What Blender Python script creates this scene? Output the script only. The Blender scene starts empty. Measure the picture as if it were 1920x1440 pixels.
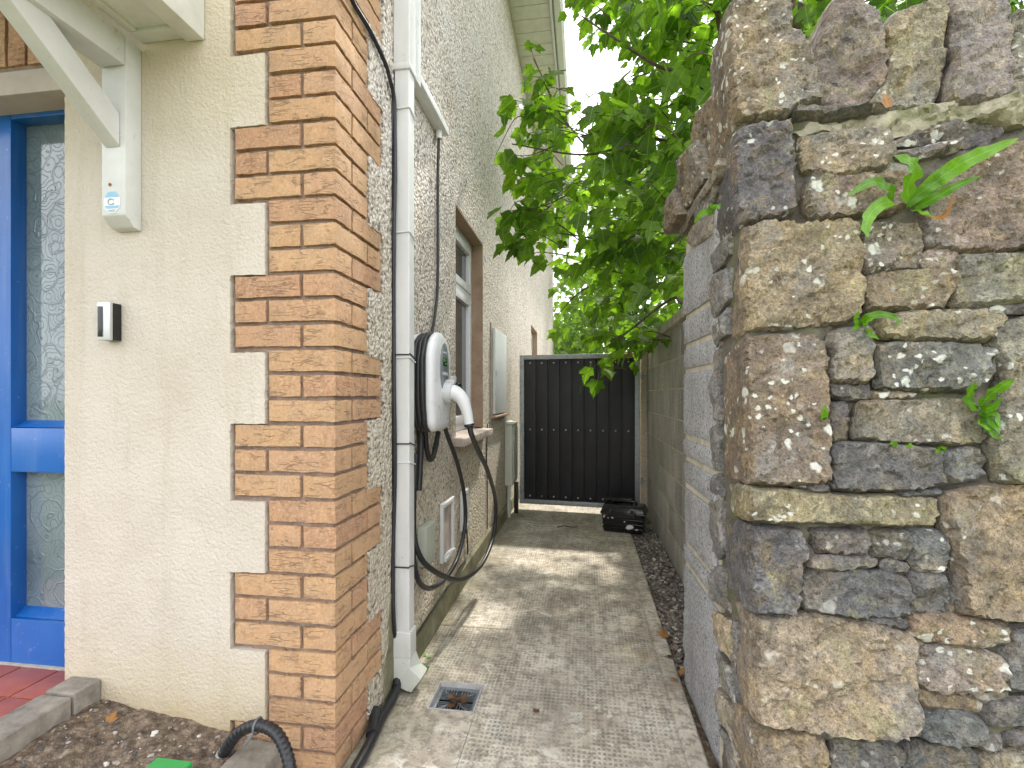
import bpy, bmesh, math, random
from mathutils import Vector, Matrix, noise
from mathutils.geometry import delaunay_2d_cdt

random.seed(7)
scn = bpy.context.scene
COL = scn.collection
R = math.radians

# ------------------------------------------------------------------ camera
F = 920.0                      # focal length in pixels of a 1920 px wide frame
TH = math.atan(135 / F)        # the lens looks a little to the left of the alley
CT, ST = math.cos(TH), math.sin(TH)
EYE = 1.138
cam_d = bpy.data.cameras.new('camera')
cam = bpy.data.objects.new('camera', cam_d)
COL.objects.link(cam)
cam.location = (0, 0, EYE)
cam.rotation_euler = (R(90), 0, TH)
cam_d.sensor_width = 36
cam_d.lens = F / 1920 * 36
cam_d.shift_y = 20 / 1920
cam_d.clip_start = 0.05
cam_d.clip_end = 400
scn.camera = cam

# ------------------------------------------------------------------ sky, sun, exposure
SUN = Vector((0.16, 0.60, 0.79)).normalized()      # direction towards the sun
w = bpy.data.worlds.new('World')
scn.world = w
w.use_nodes = True
wn = w.node_tree
wn.nodes.clear()
sky = wn.nodes.new('ShaderNodeTexSky')
sky.sky_type = 'NISHITA'
sky.sun_disc = False
sky.sun_elevation = math.asin(SUN.z)
sky.sun_rotation = math.atan2(SUN.x, SUN.y)
sky.air_density = 1.2
sky.dust_density = 2.5
tc = wn.nodes.new('ShaderNodeTexCoord')
cl = wn.nodes.new('ShaderNodeTexNoise')
cl.inputs['Scale'].default_value = 2.2
cl.inputs['Detail'].default_value = 7
cr = wn.nodes.new('ShaderNodeValToRGB')
cr.color_ramp.elements[0].position = 0.36
cr.color_ramp.elements[0].color = (0.55, 0.55, 0.55, 1)
cr.color_ramp.elements[1].position = 0.58
cr.color_ramp.elements[1].color = (1, 1, 1, 1)
mx = wn.nodes.new('ShaderNodeMix')
mx.data_type = 'RGBA'
mx.inputs[7].default_value = (10.7, 10.9, 11.4, 1)     # bright thin cloud
bg = wn.nodes.new('ShaderNodeBackground')
bg.inputs['Strength'].default_value = 0.145
wo = wn.nodes.new('ShaderNodeOutputWorld')
L = wn.links.new
L(tc.outputs['Generated'], cl.inputs['Vector'])
L(cl.outputs['Fac'], cr.inputs['Fac'])
L(cr.outputs['Color'], mx.inputs[0])
L(sky.outputs[0], mx.inputs[6])
L(mx.outputs[2], bg.inputs['Color'])
L(bg.outputs[0], wo.inputs['Surface'])

sd = bpy.data.lights.new('sun', 'SUN')
sd.energy = 3.0
sd.angle = R(2.5)
sd.color = (1.0, 0.95, 0.86)
so = bpy.data.objects.new('sun', sd)
COL.objects.link(so)
so.location = (2, 12, 14)
so.rotation_euler = (-SUN).to_track_quat('-Z', 'Y').to_euler()

scn.view_settings.view_transform = 'Standard'
scn.view_settings.look = 'None'
scn.view_settings.gamma = 1
scn.view_settings.exposure = 0.95
scn.cycles.max_bounces = 6
scn.cycles.diffuse_bounces = 3
scn.cycles.transmission_bounces = 4
scn.cycles.use_denoising = True
scn.cycles.use_adaptive_sampling = True
scn.cycles.adaptive_threshold = 0.03

# ------------------------------------------------------------------ measuring: a photo pixel -> a point on a real plane
def ray(px, py):
    u, v = (px - 960) / F, (740 - py) / F
    return Vector((u * CT - ST, u * ST + CT, v))
O = Vector((0, 0, EYE))
def on_x(px, py, X):
    d = ray(px, py); return O + d * (X / d.x)
def on_y(px, py, Y):
    d = ray(px, py); return O + d * (Y / d.y)
def on_z(px, py, Z):
    d = ray(px, py); return O + d * ((Z - EYE) / d.z)
def on_plane(px, py, p, n):
    d = ray(px, py); return O + d * ((p - O).dot(n) / d.dot(n))

# ------------------------------------------------------------------ node helper
class G:
    def __init__(s, name, rough=0.8):
        s.m = bpy.data.materials.new(name)
        s.m.use_nodes = True
        s.nt = s.m.node_tree
        s.nt.nodes.clear()
        s.out = s.nt.nodes.new('ShaderNodeOutputMaterial')
        s.b = s.nt.nodes.new('ShaderNodeBsdfPrincipled')
        s.nt.links.new(s.b.outputs[0], s.out.inputs[0])
        s.b.inputs['Roughness'].default_value = rough
        s._pos = None
    def put(s, sock, v):
        if isinstance(v, bpy.types.NodeSocket): s.nt.links.new(v, sock)
        elif isinstance(v, bpy.types.Node): s.nt.links.new(v.outputs[0], sock)
        else:
            if isinstance(v, tuple) and len(v) == 3 and sock.type == 'RGBA': v = v + (1,)
            sock.default_value = v
    def n(s, typ, ins={}, **at):
        nd = s.nt.nodes.new('ShaderNode' + typ)
        for k, v in at.items(): setattr(nd, k, v)
        for k, v in ins.items(): s.put(nd.inputs[k], v)
        return nd
    @property
    def pos(s):
        if s._pos is None: s._pos = s.n('NewGeometry').outputs['Position']
        return s._pos
    def rnd(s): return s.n('ObjectInfo').outputs['Random']
    def objcol(s): return s.n('ObjectInfo').outputs['Color']
    def scaled(s, sc, vec=None, off=None):
        nd = s.n('Mapping', {'Vector': vec or s.pos, 'Scale': sc})
        if off is not None: s.put(nd.inputs['Location'], off)
        return nd.outputs[0]
    def noise(s, scale, detail=4, rough=0.55, vec=None, dist=0.0):
        detail = float(max(0, min(detail, round(math.log2(420 / scale)))))
        return s.n('TexNoise', {'Vector': vec or s.pos, 'Scale': scale, 'Detail': detail, 'Roughness': rough, 'Distortion': dist}).outputs[0]
    def voro(s, scale, feature='F1', vec=None, rand=1.0, out='Distance', metric='EUCLIDEAN'):
        return s.n('TexVoronoi', {'Vector': vec or s.pos, 'Scale': scale, 'Randomness': rand}, feature=feature, distance=metric).outputs[out]
    def ramp(s, fac, stops, interp='LINEAR'):
        nd = s.n('ValToRGB', {'Fac': fac})
        cr = nd.color_ramp
        cr.interpolation = interp
        while len(cr.elements) > 1: cr.elements.remove(cr.elements[-1])
        for i, (p, c) in enumerate(stops):
            e = cr.elements[0] if i == 0 else cr.elements.new(p)
            e.position = p
            e.color = (c, c, c, 1) if not isinstance(c, tuple) else c + (1,)
        return nd.outputs[0]
    def mix(s, fac, a, b, blend='MIX'):
        nd = s.n('Mix', data_type='RGBA', blend_type=blend)
        s.put(nd.inputs[0], fac); s.put(nd.inputs[6], a); s.put(nd.inputs[7], b)
        return nd.outputs[2]
    def math(s, op, a, b=0.0, c=None):
        nd = s.n('Math', operation=op)
        s.put(nd.inputs[0], a); s.put(nd.inputs[1], b)
        if c is not None: s.put(nd.inputs[2], c)
        return nd.outputs[0]
    def bump(s, h, strength=0.5, dist=0.01, normal=None):
        nd = s.n('Bump', {'Height': h, 'Strength': strength, 'Distance': dist})
        if normal is not None: s.put(nd.inputs['Normal'], normal)
        return nd.outputs[0]
    def set(s, **kw):
        for k, v in kw.items(): s.put(s.b.inputs[k.replace('_', ' ')], v)
        return s

# ------------------------------------------------------------------ object helpers
def mesh_obj(name, verts, faces, mat, parent=None, smooth=False, color=None):
    me = bpy.data.meshes.new(name)
    me.from_pydata([tuple(v) for v in verts], [], faces)
    me.update()
    if mat is not None: me.materials.append(mat)
    if smooth: me.shade_smooth()
    return link(name, me, parent, color)
def link(name, me, parent=None, color=None):
    o = bpy.data.objects.new(name, me)
    COL.objects.link(o)
    if parent is not None:
        o.parent = parent
        if parent.type == 'EMPTY': o.matrix_parent_inverse = Matrix.Translation(parent.location).inverted()
    if color is not None: o.color = (*color, 1)
    return o
def thing(name, loc, label, cat, group=None):
    o = bpy.data.objects.new(name, None)
    COL.objects.link(o)
    o.location = loc
    o.empty_display_size = 0.05
    return tag(o, label, cat, group)
def tag(o, label, cat, group=None, kind=None):
    o['label'] = label
    o['category'] = cat
    if group: o['group'] = group
    if kind: o['kind'] = kind
    return o
def kind(o, k):
    o['kind'] = k
    return o

class MB:
    """collects verts and faces of one part"""
    def __init__(s): s.v = []; s.f = []
    def add(s, v, f):
        k = len(s.v)
        s.v += [Vector(p) for p in v]
        s.f += [tuple(i + k for i in q) for q in f]
        return s
    def box(s, x0, x1, y0, y1, z0, z1, m=None):
        v = [Vector(p) for p in ((x0,y0,z0),(x1,y0,z0),(x1,y1,z0),(x0,y1,z0),(x0,y0,z1),(x1,y0,z1),(x1,y1,z1),(x0,y1,z1))]
        if m is not None: v = [m @ p for p in v]
        return s.add(v, [(0,3,2,1),(4,5,6,7),(0,1,5,4),(1,2,6,5),(2,3,7,6),(3,0,4,7)])
    def prism(s, poly, d):
        """poly: list of 3D points (planar), extruded by vector d"""
        n = len(poly); d = Vector(d)
        v = [Vector(p) for p in poly] + [Vector(p) + d for p in poly]
        f = [tuple(range(n)), tuple(range(2 * n - 1, n - 1, -1))]
        f += [(i, i + n, (i + 1) % n + n, (i + 1) % n) for i in range(n)]
        return s.add(v, f)
    def tube(s, pts, rad, seg=10, caps=True):
        pts = [Vector(p) for p in pts]
        rs = rad if isinstance(rad, (list, tuple)) else [rad] * len(pts)
        t0 = (pts[1] - pts[0]).normalized()
        up = Vector((0, 0, 1)) if abs(t0.z) < 0.9 else Vector((1, 0, 0))
        nrm = t0.cross(up).normalized()
        v = []; f = []
        for i, p in enumerate(pts):
            t = (pts[min(i + 1, len(pts) - 1)] - pts[max(i - 1, 0)]).normalized()
            nrm = (nrm - t * nrm.dot(t)).normalized()
            b = t.cross(nrm)
            for k in range(seg):
                a = 2 * math.pi * k / seg
                v.append(p + (nrm * math.cos(a) + b * math.sin(a)) * rs[i])
        for i in range(len(pts) - 1):
            for k in range(seg):
                a, b2 = i * seg + k, i * seg + (k + 1) % seg
                f.append((a, b2, b2 + seg, a + seg))
        if caps:
            f.append(tuple(range(seg - 1, -1, -1)))
            f.append(tuple(range(len(v) - seg, len(v))))
        return s.add(v, f)
    def build(s, name, mat, parent=None, smooth=False, bevel=0.0, seg=2, color=None):
        me = bpy.data.meshes.new(name)
        bm = bmesh.new()
        vs = [bm.verts.new(p) for p in s.v]
        for q in s.f:
            try: bm.faces.new([vs[i] for i in q])
            except ValueError: pass
        bmesh.ops.recalc_face_normals(bm, faces=bm.faces)
        if bevel:
            bmesh.ops.bevel(bm, geom=[e for e in bm.edges if len(e.link_faces) == 2 and e.calc_face_angle(0) > 0.6],
                            offset=bevel, segments=seg, affect='EDGES', profile=0.6)
        bm.to_mesh(me); bm.free()
        me.materials.append(mat)
        if smooth or bevel: me.shade_smooth()
        if bevel: me.set_sharp_from_angle(angle=R(35))
        elif smooth: me.set_sharp_from_angle(angle=R(50))
        return link(name, me, parent, color)

def smooth_path(pts, n=8):
    pts = [Vector(p) for p in pts]
    P = [pts[0] * 2 - pts[1]] + pts + [pts[-1] * 2 - pts[-2]]
    out = []
    for i in range(1, len(P) - 2):
        for k in range(n):
            t = k / n
            a, b, c, d = P[i-1], P[i], P[i+1], P[i+2]
            out.append(0.5 * ((2*b) + (c-a)*t + (2*a-5*b+4*c-d)*t*t + (3*b-a-3*c+d)*t**3))
    out.append(pts[-1])
    return out
def box(name, a, b, mat, parent=None, bevel=0.0, seg=2, color=None):
    return MB().box(a[0], b[0], a[1], b[1], a[2], b[2]).build(name, mat, parent, bevel=bevel, seg=seg, color=color)
def nz(p, s, off=0.0):
    return noise.noise(Vector(p) * s + Vector((off, off * 1.7, -off)))
def fbm(p, s, off=0.0, o=4):
    return noise.fractal(Vector(p) * s + Vector((off, off * 1.7, -off)), 1.0, 2.0, o)
def inside(poly, x, y):
    r = False; j = len(poly) - 1
    for i in range(len(poly)):
        xi, yi = poly[i]; xj, yj = poly[j]
        if (yi > y) != (yj > y) and x < (xj - xi) * (y - yi) / (yj - yi) + xi: r = not r
        j = i
    return r

# ================================================================== materials
def plain(name, col, rough=0.6, metal=0.0, bump=0.0, bscale=200, var=0.0, vscale=8, spec=0.5, coat=0.0):
    g = G(name, rough)
    c = col
    if var:
        c = g.mix(g.ramp(g.noise(vscale, 6, 0.65), [(0.3, 0.0), (0.7, 1.0)]),
                  tuple(x * (1 - var) for x in col), tuple(min(1, x * (1 + var)) for x in col))
        g.set(Roughness=g.math('ADD', g.math('MULTIPLY', g.noise(vscale * 3, 5), 0.25), rough - 0.12))
    g.set(Base_Color=c, Metallic=metal)
    g.b.inputs['Specular IOR Level'].default_value = spec
    if coat: g.set(Coat_Weight=coat)
    if bump: g.set(Normal=g.bump(g.noise(bscale, 4), bump, 0.002))
    return g.m

def mat_render():
    g = G('cream_roughcast_render', 0.9)
    n1 = g.noise(3, 6, 0.6)
    c = g.ramp(n1, [(0.3, (0.52, 0.455, 0.375)), (0.55, (0.585, 0.522, 0.445)), (0.75, (0.605, 0.55, 0.48))])
    z = g.n('SeparateXYZ', {0: g.pos}).outputs['Z']
    # ochre staining where splash wets the foot of the wall, algae under the canopy end
    zz = g.math('ADD', z, g.math('MULTIPLY', g.math('SUBTRACT', g.noise(7, 5), 0.5), 0.22))
    foot = g.ramp(zz, [(0.10, 1.0), (0.20, 0.55), (0.45, 0.0)])
    c = g.mix(g.math('MULTIPLY', foot, 0.75), c, (0.47, 0.36, 0.17))
    sv = g.noise(1.0, 6, 0.75, vec=g.scaled((9, 9, 1.1)))
    c = g.mix(g.ramp(sv, [(0.52, 0.0), (0.72, 0.38)]), c, (0.40, 0.34, 0.24))
    top = g.ramp(g.math('ADD', g.math('MULTIPLY', z, 0.3), g.math('MULTIPLY', g.noise(4, 4), 0.15)), [(0.60, 0.0), (0.78, 1.0)])
    c = g.mix(g.math('MULTIPLY', top, 0.40), c, (0.56, 0.46, 0.24))
    pit = g.noise(120, 3, 0.6)
    c = g.mix(g.ramp(pit, [(0.30, 0.5), (0.38, 0.0)]), c, (0.42, 0.36, 0.26))
    h = g.math('ADD', g.math('MULTIPLY', g.noise(95, 5, 0.7), 1.0), g.math('MULTIPLY', g.noise(26, 3), 0.4))
    g.set(Base_Color=c, Normal=g.bump(h, 0.75, 0.007))
    return g.m
def mat_dash(name, tones, pscale=66, tint=None):
    """pebbledash: small pebbles of several colours bedded in mortar"""
    g = G(name, 0.85)
    wv = g.mix(0.012, g.pos, g.n('TexNoise', {'Vector': g.pos, 'Scale': 60.0}).outputs['Color'], 'ADD')
    d = g.voro(pscale, vec=wv)
    cr = g.n('SeparateColor', {0: g.voro(pscale, vec=wv, out='Color')}).outputs[0]
    c = g.ramp(cr, tones, 'CONSTANT')
    edge = g.ramp(d, [(0.40, 0.0), (0.72, 1.0)])
    c = g.mix(g.math('MULTIPLY', edge, 0.65), c, (0.28, 0.25, 0.21))
    big = g.noise(2.2, 6, 0.6)
    c = g.mix(g.ramp(big, [(0.30, 0.1), (0.65, 0.45)]), c, (0.76, 0.71, 0.68))
    z = g.n('SeparateXYZ', {0: g.pos}).outputs['Z']
    zz = g.math('ADD', z, g.math('MULTIPLY', g.math('SUBTRACT', g.noise(5, 6), 0.5), 0.7))
    c = g.mix(g.ramp(g.math('MULTIPLY', zz, 0.4), [(0.04, 0.50), (0.5, 0.30), (0.84, 0.0)]), c, (0.43, 0.36, 0.20))
    hole = g.noise(48, 2, 0.5)
    c = g.mix(g.ramp(hole, [(0.33, 0.85), (0.40, 0.0)]), c, (0.13, 0.11, 0.09))
    h = g.math('SUBTRACT', g.math('MULTIPLY', g.noise(45, 4), 0.8), d)
    g.set(Base_Color=c, Normal=g.bump(h, 1.0, 0.012))
    return g.m
def mat_brick():
    g = G('rustic_buff_brick', 0.88)
    sp = g.n('SeparateXYZ', {0: g.pos})
    h = g.math('ADD', sp.outputs['X'], sp.outputs['Y'])
    v = g.n('CombineXYZ', {0: h, 1: g.math('MULTIPLY', g.rnd(), 37.0), 2: sp.outputs['Z']}).outputs[0]
    base = g.objcol()
    c = g.mix(g.ramp(g.noise(14, 5, 0.6, vec=v), [(0.3, 0.0), (0.7, 1.0)]), base, g.mix(1.0, base, (1.25, 1.18, 1.05), 'MULTIPLY'))
    c = g.mix(g.math('MULTIPLY', g.ramp(g.noise(130, 2, 0.6, vec=v), [(0.45, 0.0), (0.70, 1.0)]), 0.5), c, (0.62, 0.43, 0.26))
    # dragged creases of the rustic face: short dark wavering lines
    cv = g.scaled((11, 1, 70), v)
    n = g.noise(1.0, 2, 0.45, vec=cv)
    line = g.ramp(g.math('ABSOLUTE', g.math('SUBTRACT', n, 0.5)), [(0.0, 1.0), (0.012, 0.9), (0.030, 0.0)])
    msk = g.ramp(g.noise(16, 2, vec=v), [(0.47, 0.0), (0.55, 1.0)])
    cre = g.math('MULTIPLY', line, msk)
    c = g.mix(g.math('MULTIPLY', cre, 0.5), c, (0.17, 0.10, 0.06))
    c = g.mix(g.ramp(g.noise(38, 4, 0.8, vec=v), [(0.36, 0.5), (0.47, 0.0)]), c, g.mix(1.0, c, (0.62, 0.55, 0.5), 'MULTIPLY'))
    dirt = g.ramp(g.noise(5, 6, 0.7), [(0.56, 0.0), (0.80, 0.45)])
    c = g.mix(dirt, c, (0.20, 0.14, 0.08))
    ht = g.math('SUBTRACT', g.math('MULTIPLY', g.noise(220, 3, 0.6, vec=v), 0.35), cre)
    ht = g.math('ADD', ht, g.math('MULTIPLY', g.noise(30, 4, vec=cv), 0.05))
    g.set(Base_Color=c, Normal=g.bump(ht, 0.7, 0.003))
    return g.m
def mat_mortar(name, col, moss=0.0):
    g = G(name, 0.95)
    c = g.mix(g.ramp(g.noise(20, 6, 0.7), [(0.3, 0.0), (0.7, 1.0)]), tuple(x * 0.7 for x in col), tuple(x * 1.25 for x in col))
    if moss:
        c = g.mix(g.ramp(g.noise(9, 7, 0.7), [(0.50, 0.0), (0.62, moss)]), c, (0.10, 0.11, 0.03))
    g.set(Base_Color=c, Normal=g.bump(g.noise(120, 5, 0.65), 0.7, 0.006))
    return g.m
def mat_stone(name, lichen=0.55, ochre=0.5):
    g = G(name, 0.9)
    off = g.n('CombineXYZ', {0: g.math('MULTIPLY', g.rnd(), 50.0), 1: g.math('MULTIPLY', g.rnd(), 31.0), 2: 0.0}).outputs[0]
    p = g.n('VectorMath', {0: g.pos, 1: off}, operation='ADD').outputs[0]
    base = g.objcol()
    c = g.mix(g.ramp(g.noise(9, 8, 0.65, vec=p), [(0.32, 0.0), (0.66, 1.0)]), g.mix(1.0, base, (0.62, 0.62, 0.64), 'MULTIPLY'), g.mix(1.0, base, (1.25, 1.2, 1.12), 'MULTIPLY'))
    # blue-grey fresh faces against weathered brown skin
    c = g.mix(g.ramp(g.noise(5, 6, 0.6, vec=p), [(0.52, 0.0), (0.62, 0.6)]), c, (0.19, 0.188, 0.185))
    c = g.mix(g.math('MULTIPLY', g.ramp(g.noise(8, 8, 0.75, vec=p, dist=0.4), [(0.50, 0.0), (0.62, 1.0)]), ochre), c, (0.34, 0.235, 0.09))
    c = g.mix(g.ramp(g.noise(10, 6, 0.75, vec=g.scaled((1, 1, 1), p, (5.5, 1.7, 8.2))), [(0.52, 0.0), (0.62, 0.55)]), c, (0.13, 0.11, 0.085))
    c = g.mix(g.ramp(g.noise(7, 6, 0.75, vec=g.scaled((1, 1, 1), p, (1.5, 6.7, 3.2))), [(0.56, 0.0), (0.66, 0.45)]), c, (0.27, 0.26, 0.13))
    c = g.mix(g.ramp(g.noise(48, 4, 0.8, vec=p), [(0.50, 0.0), (0.60, 0.7)]), c, g.mix(1.0, c, (1.65, 1.6, 1.5), 'MULTIPLY'))
    c = g.mix(g.ramp(g.noise(150, 2, 0.9, vec=p), [(0.38, 0.6), (0.48, 0.0)]), c, g.mix(1.0, c, (0.45, 0.43, 0.40), 'MULTIPLY'))
    c = g.mix(g.ramp(g.noise(125, 2, 0.9, vec=g.scaled((1, 1, 1), p, (9.1, 2.7, 4.2))), [(0.56, 0.0), (0.66, 0.35)]), c, g.mix(1.0, c, (1.7, 1.65, 1.55), 'MULTIPLY'))
    c = g.mix(g.ramp(g.noise(60, 4, 0.8, vec=g.scaled((1, 1, 1), p, (3.1, 7.7, 1.2))), [(0.36, 0.75), (0.46, 0.0)]), c, g.mix(1.0, c, (0.45, 0.42, 0.40), 'MULTIPLY'))
    c = g.mix(g.ramp(g.noise(22, 5, 0.7, vec=p), [(0.36, 0.55), (0.50, 0.0)]), c, g.mix(1.0, c, (0.50, 0.47, 0.45), 'MULTIPLY'))
    # crustose lichen: pale ragged spots, in patches
    wv = g.mix(0.03, p, g.n('TexNoise', {'Vector': p, 'Scale': 40.0, 'Detail': 4.0}).outputs['Color'], 'ADD')
    spots = []
    for sc, th in ((21, 0.27), (50, 0.27)):
        d = g.voro(sc, vec=wv)
        sel = g.n('SeparateColor', {0: g.voro(sc, vec=wv, out='Color')}).outputs[1]
        spots.append(g.math('MULTIPLY', g.ramp(d, [(th, 1.0), (th + 0.10, 0.0)]), g.ramp(sel, [(0.72, 0.0), (0.74, 1.0)])))
    sp = g.math('MAXIMUM', spots[0], spots[1])
    area = g.ramp(g.math('ADD', g.noise(6, 4, 0.6, vec=p), g.math('MULTIPLY', g.math('SUBTRACT', g.rnd(), 0.5), 0.4)), [(0.46, 0.0), (0.58, 1.0)])
    sp = g.math('MULTIPLY', g.math('MULTIPLY', sp, area), lichen)
    c = g.mix(sp, c, (0.68, 0.68, 0.60))
    crust = g.math('MULTIPLY', g.ramp(g.noise(17, 9, 0.75, vec=p), [(0.62, 0.0), (0.68, 1.0)]), lichen * 0.55)
    c = g.mix(crust, c, (0.50, 0.48, 0.42))
    h = g.math('ADD', g.noise(30, 5, 0.75, vec=p), g.math('MULTIPLY', g.noise(90, 3, 0.8, vec=p), 0.5))
    h = g.math('ADD', h, g.math('MULTIPLY', sp, 0.12))
    g.set(Base_Color=c, Normal=g.bump(h, 0.65, 0.012))
    return g.m
def mat_block(name, c0, c1, stain=0.4):
    g = G(name, 0.93)
    base = g.objcol()
    c = g.mix(g.ramp(g.noise(6, 7, 0.65), [(0.3, 0.0), (0.7, 1.0)]), c0, c1)
    c = g.mix(1.0, c, base, 'MULTIPLY')
    c = g.mix(g.ramp(g.noise(100, 3, 0.75), [(0.38, 0.8), (0.47, 0.0)]), c, (0.10, 0.10, 0.105))
    c = g.mix(g.ramp(g.noise(115, 3, 0.7), [(0.54, 0.0), (0.63, 0.55)]), c, (0.62, 0.62, 0.62))
    sv = g.scaled((9, 9, 1.2))
    c = g.mix(g.math('MULTIPLY', g.ramp(g.noise(1.0, 6, 0.65, vec=sv), [(0.48, 0.0), (0.70, 1.0)]), stain), c, (0.10, 0.085, 0.06))
    g.set(Base_Color=c, Normal=g.bump(g.noise(90, 4, 0.75), 0.8, 0.010))
    return g.m
def mat_concrete(name, dimples=True, damp=True):
    g = G(name, 0.92)
    sp = g.n('SeparateXYZ', {0: g.pos})
    c = g.ramp(g.noise(3.2, 9, 0.68), [(0.28, (0.28, 0.235, 0.18)), (0.43, (0.44, 0.38, 0.30)), (0.54, (0.58, 0.515, 0.415)), (0.68, (0.71, 0.65, 0.55))])
    c = g.mix(g.ramp(g.noise(26, 7, 0.8), [(0.40, 0.75), (0.54, 0.0)]), c, (0.19, 0.17, 0.135))
    c = g.mix(g.ramp(g.noise(12, 8, 0.75, dist=0.5), [(0.55, 0.0), (0.63, 0.8)]), c, (0.66, 0.63, 0.55))
    c = g.mix(g.ramp(g.noise(1.7, 6, 0.7, vec=g.scaled((1, 1, 1), off=(2.2, 8.3, 0))), [(0.50, 0.0), (0.66, 0.55)]), c, (0.28, 0.255, 0.21))
    c = g.mix(g.ramp(g.noise(2.1, 5, 0.7, vec=g.scaled((1, 1, 1), off=(4.2, 1.3, 0))), [(0.60, 0.0), (0.72, 0.45)]), c, (0.36, 0.24, 0.09))
    # green-brown damp dirt along the house
    if damp: edge = g.ramp(g.math('ADD', g.math('ADD', sp.outputs['X'], 1.0), g.math('MULTIPLY', g.noise(9, 5), 0.25)), [(0.38, 0.8), (0.62, 0.0)])
    if damp: c = g.mix(g.math('MULTIPLY', edge, 0.8), c, (0.17, 0.155, 0.08))
    h = g.math('MULTIPLY', g.noise(140, 5, 0.7), 0.4)
    if dimples:
        gv = g.scaled((62, 50, 0.0))
        wv = g.mix(0.10, gv, g.n('TexNoise', {'Vector': g.pos, 'Scale': 25.0}).outputs['Color'], 'ADD')
        dm = g.ramp(g.voro(1.0, vec=wv, rand=0.12, metric='CHEBYCHEV'), [(0.20, 1.0), (0.36, 0.0)])
        wear = g.ramp(g.noise(5, 5, 0.7), [(0.38, 0.1), (0.60, 1.0)])
        dm = g.math('MULTIPLY', dm, wear)
        c = g.mix(g.math('MULTIPLY', dm, 0.55), c, (0.12, 0.11, 0.085))
        h = g.math('SUBTRACT', h, dm)
    g.set(Base_Color=c, Normal=g.bump(h, 0.55, 0.004))
    return g.m
def mat_leaf(name, lo, hi, trans=0.5, rough=0.45):
    g = G(name, rough)
    uv = g.n('TexCoord').outputs['UV']
    sp = g.n('SeparateXYZ', {0: uv})
    isl = g.n('NewGeometry').outputs['Random Per Island']
    r = g.math('FRACT', g.math('ADD', isl, g.rnd()))
    c = g.ramp(r, [(0.0, lo), (0.6, tuple((a + b) / 2 for a, b in zip(lo, hi))), (1.0, hi)])
    c = g.mix(g.ramp(g.noise(45, 4), [(0.4, 0.0), (0.75, 0.35)]), c, tuple(x * 0.55 for x in lo))
    ax = g.math('ABSOLUTE', sp.outputs[0])
    # midrib and side veins
    rib = g.ramp(ax, [(0.008, 1.0), (0.022, 0.0)])
    sv = g.math('FRACT', g.math('MULTIPLY', g.math('SUBTRACT', sp.outputs[1], g.math('MULTIPLY', ax, 0.9)), 6.5))
    side = g.ramp(g.math('ABSOLUTE', g.math('SUBTRACT', sv, 0.5)), [(0.0, 0.55), (0.07, 0.0)])
    ve = g.math('MAXIMUM', rib, side)
    c = g.mix(g.math('MULTIPLY', ve, 0.45), c, tuple(min(1, x * 1.6 + 0.02) for x in hi))
    g.set(Base_Color=c, Normal=g.bump(g.math('ADD', g.noise(60, 3), ve), 0.35, 0.004))
    tr = g.n('BsdfTranslucent', {'Color': g.mix(1.0, c, (1.75, 1.95, 0.65), 'MULTIPLY')})
    ms = g.n('MixShader', {0: trans, 1: g.b.outputs[0], 2: tr.outputs[0]})
    g.nt.links.new(ms.outputs[0], g.out.inputs[0])
    return g.m
def mat_obscure():
    """patterned obscure glass: scrolls pressed into the pane, dim hall behind"""
    g = G('scroll_pattern_glass', 0.08)
    sp = g.n('SeparateXYZ', {0: g.pos})
    v = g.n('CombineXYZ', {0: sp.outputs['X'], 1: sp.outputs['Z'], 2: 0.0}).outputs[0]
    wv = g.mix(0.012, v, g.n('TexNoise', {'Vector': v, 'Scale': 22.0}).outputs['Color'], 'ADD')
    d = g.voro(15, vec=wv)
    ring = g.math('SINE', g.math('MULTIPLY', d, 34.0))
    w2 = g.mix(0.05, v, g.n('TexNoise', {'Vector': v, 'Scale': 14.0}).outputs['Color'], 'ADD')
    d2 = g.math('SINE', g.math('MULTIPLY', g.voro(7, vec=w2), 22.0))
    h = g.math('MAXIMUM', g.ramp(ring, [(0.80, 0.0), (0.97, 1.0)]), g.ramp(d2, [(0.85, 0.0), (0.98, 1.0)]))
    c = g.mix(g.math('MULTIPLY', h, 0.45), g.ramp(g.noise(3.5, 4), [(0.35, (0.12, 0.16, 0.175)), (0.6, (0.20, 0.255, 0.27))]), (0.08, 0.11, 0.12))
    g.set(Base_Color=c, Normal=g.bump(h, 0.45, 0.004), Coat_Weight=0.3)
    g.b.inputs['Specular IOR Level'].default_value = 0.9
    return g.m
def mat_timber_white():
    g = G('weathered_white_paint', 0.45)
    c = g.ramp(g.noise(6, 6, 0.65), [(0.3, (0.54, 0.54, 0.51)), (0.65, (0.66, 0.66, 0.64))])
    c = g.mix(g.ramp(g.noise(18, 8, 0.8), [(0.62, 0.0), (0.72, 0.6)]), c, (0.30, 0.30, 0.24))
    g.set(Base_Color=c, Normal=g.bump(g.noise(60, 5), 0.15, 0.003))
    return g.m
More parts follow.
